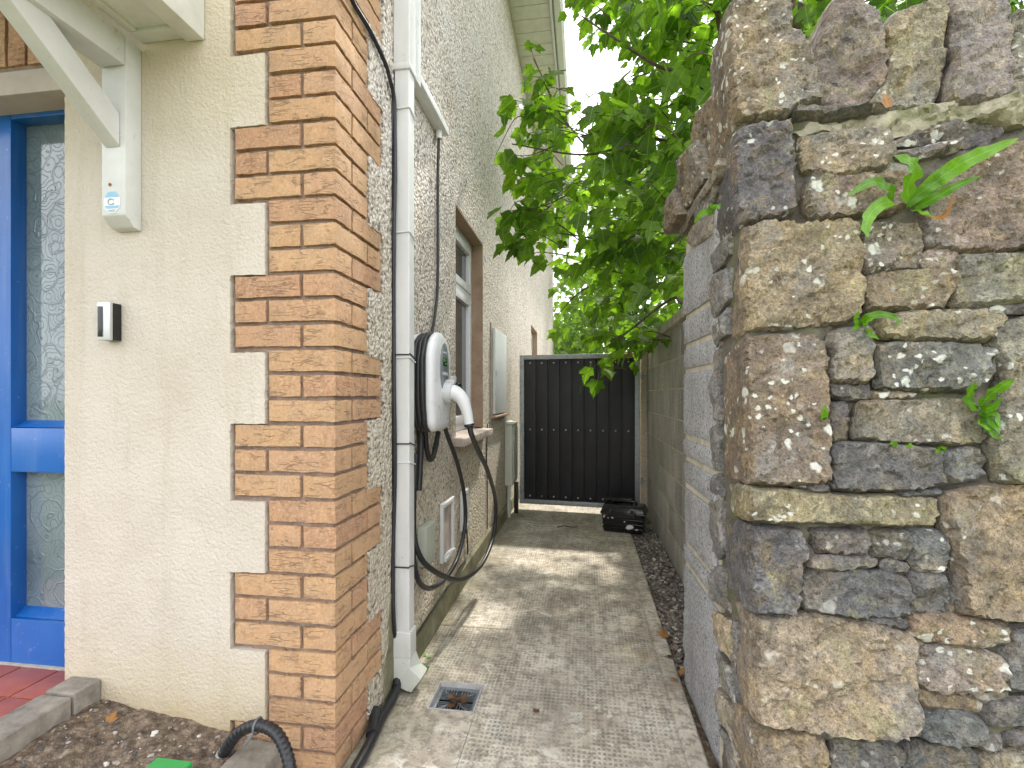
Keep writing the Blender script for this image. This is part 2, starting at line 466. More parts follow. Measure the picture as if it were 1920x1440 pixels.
def mat_grimy_white(name, col=(0.64, 0.64, 0.63)):
    g = G(name, 0.35)
    c = g.ramp(g.noise(5, 6, 0.65), [(0.3, tuple(x * 0.9 for x in col)), (0.65, col)])
    sv = g.scaled((30, 30, 3))
    c = g.mix(g.ramp(g.noise(1.0, 6, 0.7, vec=sv), [(0.52, 0.0), (0.75, 0.40)]), c, (0.42, 0.42, 0.33))
    c = g.mix(g.ramp(g.noise(90, 3, 0.6), [(0.70, 0.0), (0.74, 0.6)]), c, (0.25, 0.24, 0.18))
    z = g.n('SeparateXYZ', {0: g.pos}).outputs['Z']
    zz = g.math('ADD', z, g.math('MULTIPLY', g.noise(12, 5), 0.2))
    c = g.mix(g.ramp(zz, [(0.12, 0.5), (0.38, 0.0)]), c, (0.40, 0.42, 0.28))
    g.set(Base_Color=c)
    return g.m
def mat_galv():
    g = G('galvanised_steel', 0.5)
    c = g.ramp(g.voro(60, out='Distance'), [(0.0, (0.46, 0.48, 0.50)), (0.8, (0.33, 0.35, 0.37))])
    c = g.mix(g.ramp(g.noise(25, 5), [(0.5, 0.0), (0.7, 0.5)]), c, (0.24, 0.25, 0.26))
    g.set(Base_Color=c, Metallic=0.55)
    return g.m
def mat_ground():
    g = G('garden_ground', 0.95)
    c = g.ramp(g.noise(1.2, 8, 0.7), [(0.35, (0.10, 0.13, 0.04)), (0.6, (0.17, 0.20, 0.07))])
    g.set(Base_Color=c, Normal=g.bump(g.noise(60, 6), 0.8, 0.02))
    return g.m
def mat_soil():
    g = G('stony_soil', 0.97)
    c = g.ramp(g.noise(35, 8, 0.72), [(0.32, (0.05, 0.035, 0.023)), (0.50, (0.14, 0.10, 0.068)), (0.68, (0.30, 0.235, 0.17))])
    g.set(Base_Color=c, Normal=g.bump(g.noise(90, 7, 0.7), 1.0, 0.012))
    return g.m
def mat_pebble():
    g = G('mixed_gravel', 0.8)
    r = g.n('NewGeometry').outputs['Random Per Island']
    c = g.ramp(r, [(0.0, (0.08, 0.075, 0.07)), (0.2, (0.17, 0.14, 0.12)), (0.45, (0.24, 0.19, 0.15)), (0.68, (0.13, 0.12, 0.11)), (0.84, (0.36, 0.32, 0.28)), (0.95, (0.55, 0.52, 0.47))], 'CONSTANT')
    g.set(Base_Color=c, Normal=g.bump(g.noise(200, 4), 0.4, 0.003))
    return g.m
def mat_bark():
    g = G('tree_bark', 0.9)
    c = g.ramp(g.noise(20, 7, 0.7, vec=g.scaled((1, 1, 0.25))), [(0.35, (0.05, 0.035, 0.025)), (0.65, (0.15, 0.11, 0.08))])
    g.set(Base_Color=c, Normal=g.bump(g.noise(40, 6, vec=g.scaled((1, 1, 0.3))), 0.8, 0.01))
    return g.m
def mat_sill():
    g = G('stained_sill_render', 0.9)
    c = g.ramp(g.noise(8, 7, 0.65), [(0.3, (0.27, 0.175, 0.115)), (0.6, (0.37, 0.265, 0.19)), (0.8, (0.43, 0.35, 0.28))])
    g.set(Base_Color=c, Normal=g.bump(g.noise(120, 4), 0.4, 0.003))
    return g.m
def mat_plinth():
    g = G('damp_green_plinth', 0.9)
    c = g.ramp(g.noise(7, 8, 0.7), [(0.3, (0.10, 0.095, 0.05)), (0.55, (0.20, 0.19, 0.11)), (0.75, (0.33, 0.31, 0.23))])
    g.set(Base_Color=c, Normal=g.bump(g.noise(90, 5), 0.5, 0.004))
    return g.m
def mat_blue():
    g = G('blue_door_gloss', 0.28)
    c = g.mix(g.ramp(g.noise(4, 5), [(0.35, 0.0), (0.7, 1.0)]), (0.010, 0.10, 0.37), (0.016, 0.13, 0.45))
    c = g.mix(g.ramp(g.noise(35, 6, 0.8), [(0.64, 0.0), (0.70, 0.45)]), c, (0.35, 0.40, 0.46))
    c = g.mix(g.ramp(g.noise(1.0, 5, 0.7, vec=g.scaled((20, 20, 1.5))), [(0.5, 0.0), (0.75, 0.22)]), c, (0.25, 0.32, 0.45))
    g.set(Base_Color=c, Normal=g.bump(g.noise(30, 3, vec=g.scaled((4, 4, 0.4))), 0.08, 0.003))
    return g.m

M = {}
M['render'] = mat_render()
M['dash'] = mat_dash('pebbledash', [(0.0, (0.70, 0.61, 0.48)), (0.24, (0.58, 0.47, 0.37)), (0.40, (0.76, 0.69, 0.58)), (0.60, (0.34, 0.27, 0.22)), (0.67, (0.68, 0.55, 0.46)), (0.80, (0.80, 0.74, 0.67)), (0.96, (0.15, 0.13, 0.12))])
M['brick'] = mat_brick()
M['mortar'] = mat_mortar('brick_mortar', (0.27, 0.195, 0.155))
M['bed'] = mat_mortar('stone_wall_mortar', (0.13, 0.115, 0.09), 0.8)
M['fillet'] = mat_mortar('old_lime_mortar', (0.34, 0.31, 0.22), 0.7)
M['stone'] = mat_stone('weathered_limestone', 0.75, 0.32)
M['stone_plain'] = mat_stone('split_grey_stone', 0.35, 0.2)
M['block'] = mat_block('concrete_block', (0.27, 0.265, 0.26), (0.40, 0.40, 0.40), 0.35)
M['block_old'] = mat_block('weathered_block', (0.38, 0.36, 0.32), (0.52, 0.495, 0.445), 0.40)
M['joint'] = mat_mortar('block_joint', (0.56, 0.51, 0.40))
M['concrete'] = mat_concrete('dimpled_concrete')
M['concrete_plain'] = mat_concrete('trowelled_concrete', False)
M['kerb'] = plain('kerb_concrete', (0.235, 0.21, 0.175), 0.92, bump=0.7, bscale=90, var=0.38, vscale=22)
M['ground'] = mat_ground()
M['soil'] = mat_soil()
M['pebble'] = mat_pebble()
M['bark'] = mat_bark()
M['leaf'] = mat_leaf('sycamore_leaf', (0.045, 0.10, 0.014), (0.20, 0.33, 0.035), 0.60)
M['leaf_far'] = mat_leaf('far_leaf', (0.06, 0.11, 0.025), (0.15, 0.24, 0.05), 0.5)
M['fern'] = mat_leaf('fern_frond', (0.09, 0.22, 0.012), (0.19, 0.40, 0.03), 0.4, 0.3)
M['dead'] = mat_leaf('dead_leaf', (0.28, 0.12, 0.03), (0.45, 0.22, 0.06), 0.2)
M['dead_brown'] = mat_leaf('rotting_leaf', (0.07, 0.035, 0.018), (0.16, 0.085, 0.04), 0.1)
M['timber'] = mat_timber_white()
M['upvc'] = mat_grimy_white('white_downpipe_plastic')
M['white'] = plain('clean_white_plastic', (0.70, 0.70, 0.70), 0.3, var=0.03)
M['soffit'] = plain('off_white_soffit', (0.66, 0.66, 0.60), 0.5, var=0.1, vscale=14)
M['cabinet'] = plain('white_cabinet_paint', (0.66, 0.67, 0.66), 0.4, var=0.05)
M['gascab'] = plain('cream_cabinet_plastic', (0.56, 0.56, 0.48), 0.5, var=0.08)
M['greybox'] = plain('grey_green_plastic', (0.38, 0.40, 0.33), 0.5, var=0.1)
M['black'] = plain('black_cable', (0.016, 0.016, 0.018), 0.42, var=0.3, vscale=30)
M['black_gloss'] = plain('black_glossy_plastic', (0.012, 0.012, 0.013), 0.16, bump=0.05, bscale=60)
M['dark'] = plain('dark_interior', (0.02, 0.02, 0.02), 0.8)  # near-black, the shade inside openings put into the colour
M['charger_grey'] = plain('charger_grey_plastic', (0.12, 0.125, 0.135), 0.4)
M['panel_grey'] = plain('panel_grey', (0.20, 0.22, 0.235), 0.35)
M['lcd'] = plain('green_display', (0.012, 0.05, 0.012), 0.15)
M['lcd_text'] = plain('display_text', (0.12, 0.32, 0.08), 0.4)
M['pale_mark'] = plain('pale_print', (0.60, 0.62, 0.64), 0.5)
M['silver'] = plain('satin_silver', (0.56, 0.57, 0.58), 0.35, 0.6)
M['galv'] = mat_galv()
M['gate'] = plain('black_gate_board', (0.014, 0.013, 0.017), 0.5, bump=0.15, bscale=80, var=0.35, vscale=4)
M['rivet'] = plain('zinc_bolt', (0.42, 0.42, 0.42), 0.35, 0.7)
M['red'] = plain('red_sticker', (0.55, 0.07, 0.05), 0.5)
M['glass'] = plain('window_glass', (0.05, 0.065, 0.07), 0.04, spec=1.0)
M['obscure'] = mat_obscure()
M['blue'] = mat_blue()
M['tile'] = plain('terracotta_tile', (0.36, 0.10, 0.065), 0.45, bump=0.2, var=0.18, vscale=10)
M['grout'] = mat_mortar('tile_grout', (0.45, 0.40, 0.35))
M['lintel'] = plain('lintel_plaster', (0.50, 0.43, 0.38), 0.8, bump=0.3, var=0.15)
M['sill'] = mat_sill()
M['sill_stone'] = plain('concrete_sill', (0.42, 0.35, 0.30), 0.85, bump=0.5, var=0.2, vscale=20)
M['plinth'] = mat_plinth()
M['steel'] = plain('grate_steel', (0.30, 0.33, 0.36), 0.35, 0.7, var=0.3, vscale=40)
M['gully'] = plain('gully_frame_plastic', (0.42, 0.40, 0.38), 0.45, var=0.2, vscale=30)
M['green'] = plain('green_plastic', (0.03, 0.33, 0.07), 0.35, var=0.1)
M['paint_splash'] = plain('white_paint_splash', (0.70, 0.70, 0.68), 0.5)
M['slate'] = plain('roof_slate', (0.09, 0.09, 0.10), 0.7, var=0.2)
M['sticker_blue'] = plain('sticker_blue', (0.26, 0.48, 0.66), 0.5)
M['sticker_white'] = plain('sticker_white', (0.74, 0.77, 0.80), 0.5)
M['sticker_grey'] = plain('sticker_grey', (0.34, 0.38, 0.43), 0.5)
M['lead'] = plain('grey_fitting', (0.50, 0.51, 0.50), 0.5)
M['rust'] = plain('rust_stain', (0.30, 0.10, 0.03), 0.9)
# ================================================================== ground, path, soil
XL, YF = -0.724, 1.354          # side wall plane and front wall plane of the house
def sheet(name, x0, x1, y0, y1, z, mat, nx=1, ny=1, amp=0.0, sc=8, parent=None):
    v = []; f = []
    for j in range(ny + 1):
        for i in range(nx + 1):
            p = Vector((x0 + (x1 - x0) * i / nx, y0 + (y1 - y0) * j / ny, z))
            if amp: p.z += amp * fbm(p, sc, 3.1)
            v.append(p)
    for j in range(ny):
        for i in range(nx):
            a = j * (nx + 1) + i
            f.append((a, a + 1, a + nx + 2, a + nx + 1))
    return mesh_obj(name, v, f, mat, parent, smooth=bool(amp))
kind(sheet('ground', -120, 120, -120, 120, -0.07, M['ground']), 'structure')

GX0, GX1, GY0, GY1 = -0.566, -0.388, 1.712, 1.886      # hole of the gully in the path
path = MB()
def cells(mb, xs, ys, holes, z0, z1):
    for i in range(len(xs) - 1):
        for j in range(len(ys) - 1):
            if (i, j) in holes: continue
            a, b, c, d = xs[i], xs[i + 1], ys[j], ys[j + 1]
            mb.add([(a, c, z1), (b, c, z1), (b, d, z1), (a, d, z1)], [(0, 1, 2, 3)])
    X0, X1, Y0, Y1 = xs[0], xs[-1], ys[0], ys[-1]
    mb.add([(X0, Y0, z1), (X1, Y0, z1), (X1, Y1, z1), (X0, Y1, z1), (X0, Y0, z0), (X1, Y0, z0), (X1, Y1, z0), (X0, Y1, z0)],
           [(0, 4, 5, 1), (1, 5, 6, 2), (2, 6, 7, 3), (3, 7, 4, 0)])
p0 = MB()
cells(p0, [-0.70, GX0, GX1, 0.312], [1.712, GY1, 2.345], {(1, 0)}, -0.09, 0.0)
pth = kind(p0.build('path', M['concrete']), 'structure')
m_ = MB(); cells(m_, [-0.385, 0.312], [-2.0, 1.709], set(), -0.09, 0.0); m_.build('slab', M['concrete'], pth)
m_ = MB(); cells(m_, [-0.71, 0.312], [2.351, 3.62], set(), -0.09, 0.001); m_.build('slab', M['concrete'], pth)
m_ = MB(); cells(m_, [-0.71, 0.312], [3.625, 7.2], set(), -0.09, -0.001); m_.build('slab', M['concrete'], pth)
m_ = MB(); cells(m_, [-0.71, 3.2], [7.206, 14.0], set(), -0.09, -0.001); m_.build('slab', M['concrete_plain'], pth)
m_ = MB(); cells(m_, [-0.85, -0.3862], [-2.0, 1.710], set(), -0.09, 0.001); m_.build('apron', M['concrete_plain'], pth)
for y0, y1 in ((-2.0, 2.345), (2.351, 3.62), (3.625, 7.2)):
    box('edge_strip', (0.3125, y0, -0.09), (0.383, y1, 0.002), M['concrete_plain'], pth, bevel=0.016, seg=3)

# gravel strip between the path and the block wall
kind(sheet('gravel_bed', 0.36, 0.63, -2.0, 5.0, -0.035, M['soil'], 10, 200, 0.012, 12), 'structure')
def pebble_field(name, spots, mat, label, cat):
    ico = bmesh.new(); bmesh.ops.create_icosphere(ico, subdivisions=1, radius=1.0)
    bv = [v.co.copy() for v in ico.verts]; bf = [tuple(v.index for v in q.verts) for q in ico.faces]; ico.free()
    mb = MB()
    for (x, y, z, r) in spots:
        m = Matrix.Translation((x, y, z)) @ Matrix.Rotation(random.random() * 6.28, 4, 'Z') @ Matrix.Rotation(random.random() * 0.8, 4, 'X') @ Matrix.Diagonal((r * random.uniform(0.8, 1.5), r * random.uniform(0.7, 1.1), r * random.uniform(0.4, 0.75), 1))
        jit = [b * random.uniform(0.8, 1.2) for b in bv]
        mb.add([m @ b for b in jit], bf)
    return tag(mesh_obj(name, mb.v, mb.f, mat), label, cat, kind='stuff')
sp = [(random.uniform(0.39, 0.60), random.uniform(2.07, 4.75), -0.025 + random.uniform(-0.004, 0.008), random.uniform(0.006, 0.014)) for _ in range(4200)]
pebble_field('gravel', sp, M['pebble'], 'dark mixed gravel strip between the path and the block wall', 'gravel')

# planting bed left of the corner
def soil_z(x, y): return 0.100 + 0.075 * max(0.0, min(1.0, (-1.02 - x) / 0.46)) + 0.016 * fbm((x, y, 0), 6, 3.1) + 0.006 * fbm((x, y, 2), 30, 1.1)
so_v = sheet('soil', -1.525, -0.90, 0.2, 1.375, 0.105, M['soil'], 70, 120, 0.02, 6)
for v_ in so_v.data.vertices: v_.co.z = soil_z(v_.co.x, v_.co.y)
kind(so_v, 'structure')
sp = []
for _ in range(650):
    x, y = random.uniform(-1.50, -0.99), random.uniform(0.85, 1.345)
    sp.append((x, y, soil_z(x, y) + 0.001, random.choice((0.002, 0.0025, 0.003, 0.003, 0.004, 0.0075))))
pebble_field('soil_stones', sp, M['pebble'], 'small stones and bark bits scattered over the brown soil bed', 'stones')

# tiled porch floor behind the kerb
porch = kind(box('porch_floor', (-2.7, 0.3, -0.05), (-1.625, 1.48, 0.186), M['grout']), 'structure')
tm = None
for i in range(7):
    for j in range(8):
        x1 = -1.632 - i * 0.152; y1 = 1.44 - j * 0.152
        if tm is None:
            t_ = box('tile', (-0.146, -0.146, 0), (0, 0, 0.012), M['tile'], porch, bevel=0.002); tm = t_.data
        else: t_ = link('tile', tm, porch)
        t_.location = (x1, y1, 0.180 + random.uniform(0, 0.0015))

# ================================================================== the house
house = thing('house', (XL, YF, 0), 'cream rendered house with buff brick corner and pebbledash side wall', 'house')
WY0, WY1, WZ0, WZ1 = 2.705, 3.474, 0.905, 2.225       # side window opening
VY0, VY1, VZ0, VZ1 = 6.72, 7.62, 1.20, 2.11           # far side window opening
HEND, HTOP = 11.62, 4.95
# masonry core, set back behind bricks and renders
core = MB()
core.box(-1.645, -0.739, YF + 0.016, 1.66, -0.1, HTOP)
core.box(-0.93, -0.735, 1.661, WY0 - 0.02, -0.1, HTOP)
core.box(-0.93, -0.735, WY0 - 0.02, WY1 + 0.02, -0.1, WZ0 - 0.06)
core.box(-0.93, -0.735, WY0 - 0.02, WY1 + 0.02, WZ1 + 0.02, HTOP)
core.box(-0.93, -0.735, WY1 + 0.02, VY0 - 0.02, -0.1, HTOP)
core.box(-0.93, -0.735, VY0 - 0.02, VY1 + 0.02, -0.1, VZ0 - 0.02)
core.box(-0.93, -0.735, VY0 - 0.02, VY1 + 0.02, VZ1 + 0.02, HTOP)
core.box(-0.93, -0.735, VY1 + 0.02, HEND, -0.1, HTOP)
core.box(-9.0, -0.931, HEND - 0.2, HEND, -0.1, HTOP)
core.box(-9.0, -2.75, YF + 0.011, 1.66, -0.1, HTOP)
core.box(-2.75, -1.645, YF + 0.012, 1.66, 2.20, HTOP)
core.box(-9.2, -9.0, YF, HEND, -0.1, HTOP)
core.build('masonry', M['mortar'], house)
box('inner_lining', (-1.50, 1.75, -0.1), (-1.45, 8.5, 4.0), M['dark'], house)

# --- brick quoin
PITCH, BL, BW, BH = 0.075, 0.214, 0.1025, 0.0635
WIDE_TOP = 1.496
quoin = MB().box(-1.0, XL - 0.012, YF + 0.012, YF + 0.2, -0.1, 3.0).build('quoin', M['mortar'], house)
def brick_mesh(seed):
    bm = bmesh.new()
    nx, ny, nzz = 12, 6, 4
    bmesh.ops.create_cube(bm, size=1.0)
    for ax, n in ((0, nx), (1, ny), (2, nzz)):
        for k in range(1, n):
            co = [0, 0, 0]; co[ax] = -0.5 + k / n
            no = [0, 0, 0]; no[ax] = 1
            bmesh.ops.bisect_plane(bm, geom=bm.verts[:] + bm.edges[:] + bm.faces[:], plane_co=co, plane_no=no)
    for v in bm.verts:
        c = v.co.copy()
        p = Vector((c.x * BL, c.y * BW, c.z * BH))
        # round the arrises, then roughen
        e = sorted([(0.5 - abs(c.x)) * BL, (0.5 - abs(c.y)) * BW, (0.5 - abs(c.z)) * BH])
        if e[1] < 0.002: p *= 1 - 0.012
        d = Vector((nz(p, 40, seed), nz(p, 40, seed + 9), nz(p, 40, seed + 20))) * 0.0024
        d += Vector((nz(p, 14, seed), nz(p, 14, seed + 5), nz(p, 14, seed + 11))) * 0.0012
        v.co = p + d
    me = bpy.data.meshes.new('brick'); bm.to_mesh(me); bm.free()
    me.materials.append(M['brick']); me.shade_smooth(); me.set_sharp_from_angle(angle=R(40))
    return me
BM = [brick_mesh(3.3 * k + 1) for k in range(8)]
TONES = [(0.40, 0.247, 0.140), (0.385, 0.236, 0.135), (0.41, 0.258, 0.15), (0.375, 0.222, 0.135), (0.395, 0.24, 0.145), (0.36, 0.205, 0.125), (0.40, 0.25, 0.14)]
def brick(x, y, z, along, parent):
    """brick lying along X or Y (or standing on end: 'Z'), given its centre"""
    o = link('brick', random.choice(BM), parent, random.choice(TONES))
    a = {'X': 0, 'Y': 90}.get(along, 0) + random.choice((0, 180))
    if along == 'Z': o.rotation_euler = (0, R(90), 0)
    else: o.rotation_euler = (0, 0, R(a + random.uniform(-0.25, 0.25)))
    o.location = (x, y + random.uniform(-0.0008, 0.0008), z)
    return o
rows = []
for k in range(-20, 18):
    zt = WIDE_TOP + k * PITCH                  # top of this course
    if zt < 0.0: continue
    g = (-k) % 6                               # 0..2: wide on the front, 3..5: narrow on the front
    front_wide = g < 3
    front_header = g in (0, 2, 4)              # what the corner brick shows to the front
    rows.append((zt, front_wide, front_header))
    zc = zt - BH / 2
    J = 0.010
    if front_header:
        brick(XL - BW / 2, YF + BL / 2, zc, 'Y', quoin)
        fx = XL - BW - J; sy = YF + BL + J
        if front_wide: brick(fx - BL / 2, YF + BW / 2, zc, 'X', quoin)
        else: brick(fx - BW / 2, YF + BL / 2 + 0.001, zc, 'Y', quoin)
        if not front_wide: brick(XL - BL / 2, sy + BW / 2, zc, 'X', quoin)
    else:
        brick(XL - BL / 2, YF + BW / 2, zc, 'X', quoin)
        fx = XL - BL - J; sy = YF + BW + J
        if front_wide: brick(fx - BW / 2, YF + BL / 2, zc, 'Y', quoin)
        if not front_wide: brick(XL - BW / 2, sy + BL / 2, zc, 'Y', quoin)
        else: brick(XL - BL / 2, sy + BW / 2, zc, 'X', quoin)

# --- renders cut round the brick toothing
def wob(pts, step=0.012, amp=0.0018, seed=0.0):
    out = []
    for i, a in enumerate(pts):
        b = pts[(i + 1) % len(pts)]
        n = max(1, int((Vector(b) - Vector(a)).length / step))
        for k in range(n):
            p = Vector(a).lerp(Vector(b), k / n)
            out.append((p.x + amp * nz((p.x, p.y, 0), 60, seed), p.y + amp * nz((p.x, p.y, 5), 60, seed)))
    return out
def tri_fill(outer, spacing=0.08):
    pts = [Vector(p) for p in outer]; n = len(pts)
    x0, x1 = min(p.x for p in pts), max(p.x for p in pts); y0, y1 = min(p.y for p in pts), max(p.y for p in pts)
    return delaunay_2d_cdt(pts, [(i, (i + 1) % n) for i in range(n)], [], 1, 1e-6)
def plate(name, poly, to3, depth, mat, parent):
    r = tri_fill(poly)
    v2, f2 = r[0], r[2]
    mb = MB()
    mb.add([to3(p, 0.0) for p in v2], [tuple(q) for q in f2])
    n = len(poly)
    mb.add([to3(Vector(p), 0.0) for p in poly] + [to3(Vector(p), depth) for p in poly], [(i, (i + 1) % n, (i + 1) % n + n, i + n) for i in range(n)])
    return mb.build(name, mat, parent)
NAR, WID = 0.221 + 0.004, 0.336 + 0.004
edge = []
groups = []
z = WIDE_TOP + 3 * 0.45
while z > -0.2:
    groups.append((z, z - 0.225 - 0.010, True)); groups.append((z - 0.225, z - 0.45, False)); z -= 0.45
fe = []                                        # toothed edge going down: (X, z)
se = []
for i, (zt, zb, wide) in enumerate(groups):
    fx = XL - (WID if wide else NAR)
    sy = YF + (NAR if wide else WID)
    top = zt + (0.004 if wide else -0.006); bot = groups[i + 1][0] + (0.004 if not wide else -0.006) if i + 1 < len(groups) else -0.1
    fe += [(fx, top), (fx, bot)]; se += [(sy, top), (sy, bot)]
fe = [(a, b) for a, b in fe if -0.05 < b < 3.0]; se = [(a, b) for a, b in se if -0.05 < b < 3.0]
fpoly = wob([(-1.65, 3.0)] + [(fe[0][0], 3.0)] + fe + [(fe[-1][0], 0.02), (-1.65, 0.02)], 0.014, 0.003, 2.0)
plate('front_render', fpoly, lambda p, d: Vector((p.x, YF - 0.0035 + d, p.y)), 0.02, M['render'], house)
spoly = [(WY0, -0.02), (WY0, HTOP - 0.005), (YF + 0.01, HTOP - 0.005), (YF + 0.01, 3.0), (se[0][0], 3.0)] + se + [(se[-1][0], -0.02)]
spoly = wob(spoly, 0.014, 0.007, 5.0)
to_side = lambda p, d: Vector((XL + 0.003 - d, p.x, p.y))
plate('pebbledash', spoly, to_side, 0.02, M['dash'], house)
for a, b, c, d in ((WY0, WY1, -0.02, WZ0 - 0.055), (WY0, WY1, WZ1, HTOP - 0.005), (WY1, VY0, -0.02, HTOP - 0.005), (VY0, VY1, -0.02, VZ0), (VY0, VY1, VZ1, HTOP - 0.005), (VY1, HEND, -0.02, HTOP - 0.005)):
    plate('pebbledash', [(a, c), (b, c), (b, d), (a, d)], to_side, 0.02, M['dash'], house)
MB().box(-1.652, -0.736, YF - 0.003, YF + 0.008, 3.002, HTOP).build('front_render', M['render'], house)
# smooth skim of mortar left on the dash beside the bricks
patch = [(1.70, 0.0), (1.83, 0.0), (1.83, 0.30), (1.80, 0.38), (1.78, 0.46), (1.745, 0.33), (1.735, 0.20), (1.69, 0.14)]
plate('mortar_patch', wob(patch, 0.02, 0.01, 8.0), lambda p, d: Vector((XL + 0.007 - d, p.x, p.y)), 0.01, M['plinth'], house)
# plinth along the foot of the side wall
MB().prism([(XL + 0.004, 1.86, -0.05), (XL + 0.024, 1.86, -0.05), (XL + 0.020, 1.86, 0.105), (XL + 0.004, 1.86, 0.12)], (0, HEND - 1.86, 0)).build('plinth', M['plinth'], house, bevel=0.004)

# --- eaves
sof = MB().box(-0.74, -0.335, 1.0, 11.9, HTOP + 0.012, HTOP + 0.03).build('soffit', M['soffit'], house)
sb = None
for i in range(60):
    y = 1.0 + i * 0.18
    if y > 11.8: break
    if sb is None:
        o = box('soffit_board', (-0.718, 0, 0), (-0.34, 0.174, 0.012), M['soffit'], sof, bevel=0.003); sb = o.data
    else: o = link('soffit_board', sb, sof)
    o.location = (0, y, HTOP - 0.001)
box('fascia', (-0.334, 1.0, HTOP - 0.03), (-0.312, 11.9, HTOP + 0.17), M['white'], house, bevel=0.003)
gut = MB()
prof = [(-0.311, 0.12), (-0.311, 0.03), (-0.29, 0.0), (-0.23, 0.0), (-0.205, 0.03), (-0.205, 0.115), (-0.212, 0.115), (-0.213, 0.035), (-0.233, 0.008), (-0.288, 0.008), (-0.303, 0.035), (-0.303, 0.12)]
gut.prism([(x, 1.0, HTOP + 0.02 + z) for x, z in prof], (0, 10.9, 0))
gut.build('gutter', M['white'], house)
MB().prism([(-0.22, 1.0, HTOP + 0.16), (-0.22, 1.0, HTOP + 0.20), (-4.8, 1.0, HTOP + 3.2), (-9.5, 1.0, HTOP + 0.20), (-9.5, 1.0, HTOP + 0.16), (-4.8, 1.0, HTOP + 3.14)], (0, 10.9, 0)).build('roof', M['slate'], house)
box('barge_board', (-4.0, 11.62, 4.6), (-0.335, 11.66, 4.95), M['soffit'], house)

# --- side windows
def side_window(y0, y1, z0, z1, transom, parts=True):
    win = MB()
    win.box(-0.86, -0.722, y0 - 0.001, y0 + 0.012, z0, z1)
    win.box(-0.86, -0.722, y1 - 0.012, y1 + 0.001, z0, z1)
    win.box(-0.86, -0.722, y0 + 0.012, y1 - 0.012, z1 - 0.012, z1 + 0.001)
    win = win.build('window', M['sill'], house)
    fr = MB(); xa, xb = -0.862, -0.802; t = 0.055
    a, b = y0 + 0.012, y1 - 0.012; c, d = z0, z1 - 0.012
    fr.box(xa, xb, a, a + t, c, d); fr.box(xa, xb, b - t, b, c, d)
    fr.box(xa, xb, a + t, b - t, c, c + t); fr.box(xa, xb, a + t, b - t, d - t, d)
    fr.build('frame', M['white'], win, bevel=0.004)
    box('transom', (xa, a + t, transom - 0.03), (xb - 0.002, b - t, transom + 0.03), M['white'], win, bevel=0.004)
    for p, q in ((c + t, transom - 0.03), (transom + 0.03, d - t)):
        sash = MB(); s = 0.04; X0, X1 = -0.845, -0.793
        sash.box(X0, X1, a + t - 0.01, a + t + s, p - 0.01, q + 0.01); sash.box(X0, X1, b - t - s, b - t + 0.01, p - 0.01, q + 0.01)
        sash.box(X0, X1, a + t + s, b - t - s, p - 0.01, p + s); sash.box(X0, X1, a + t + s, b - t - s, q - s, q + 0.01)
        sash.build('sash', M['white'], win, bevel=0.004)
        box('pane', (-0.828, a + t + s - 0.005, p + s - 0.005), (-0.822, b - t - s + 0.005, q - s + 0.005), M['glass'], win)
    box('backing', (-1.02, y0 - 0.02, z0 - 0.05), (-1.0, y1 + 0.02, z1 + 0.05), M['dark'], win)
    return win
w1 = side_window(WY0, WY1, WZ0, WZ1, 1.83)
MB().prism([(-0.86, 2.655, 0.848), (-0.656, 2.655, 0.848), (-0.656, 2.655, 0.892), (-0.86, 2.655, 0.906)], (0, 0.865, 0)).build('sill', M['sill_stone'], w1, bevel=0.004)
w2 = side_window(VY0, VY1, VZ0, VZ1, 1.75)
MB().prism([(-0.86, VY0 - 0.04, 1.15), (-0.66, VY0 - 0.04, 1.15), (-0.66, VY0 - 0.04, 1.19), (-0.86, VY0 - 0.04, 1.20)], (0, 0.98, 0)).build('sill', M['sill_stone'], w2, bevel=0.004)

# --- front door in its recess
DY = 1.452
def dz(py, px=75, Y=DY): return on_y(px, py, Y).z
def dx(px, Y=DY): return on_y(px, 700, Y).x
zt_, g1t, g1b, g2t, g2b, zb_ = dz(183), dz(218), dz(803), dz(886), dz(1164), 0.196
xs = dx(20)
door = MB().box(-2.62, xs, DY, DY + 0.06, zb_, zt_).build('door', M['blue'], house, bevel=0.003)
for a, b in ((g1t, zt_), (g2t, g1b), (zb_, g2b)):
    box('rail', (xs + 0.0005, DY + 0.0005, a), (-1.60, DY + 0.06, b), M['blue'], door, bevel=0.003)
for a, b in ((g1b, g1t), (g2b, g2t)):
    bead = MB()
    bead.prism([(xs - 0.02, DY + 0.058, a), (xs - 0.02, DY + 0.058, a + 0.03), (xs - 0.02, DY + 0.012, a + 0.002)], (0.6, 0, 0))
    bead.build('glazing_bead', M['blue'], door)
    box('pane', (xs - 0.03, DY + 0.050, a - 0.02), (-1.58, DY + 0.056, b + 0.02), M['obscure'], door)
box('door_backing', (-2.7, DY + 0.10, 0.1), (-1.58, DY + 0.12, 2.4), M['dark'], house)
box('threshold', (-2.7, DY - 0.01, 0.17), (-1.60, DY + 0.09, 0.196), M['grout'], house)
box('door_lintel', (-2.75, YF + 0.001, dz(173, 60, YF)), (-1.646, 1.66, dz(128, 60, YF)), M['lintel'], house, bevel=0.006)
sold = box('soldier_course', (-2.75, YF + 0.009, dz(126, 60, YF)), (-1.655, 1.6, dz(126, 60, YF) + 0.24), M['mortar'], house)
for i in range(14):
    o = brick(-1.690 - i * 0.075, YF + BW / 2, dz(126, 60, YF) + 0.012 + BL / 2, 'Z', sold)
    o.rotation_euler = (0, R(90), 0)
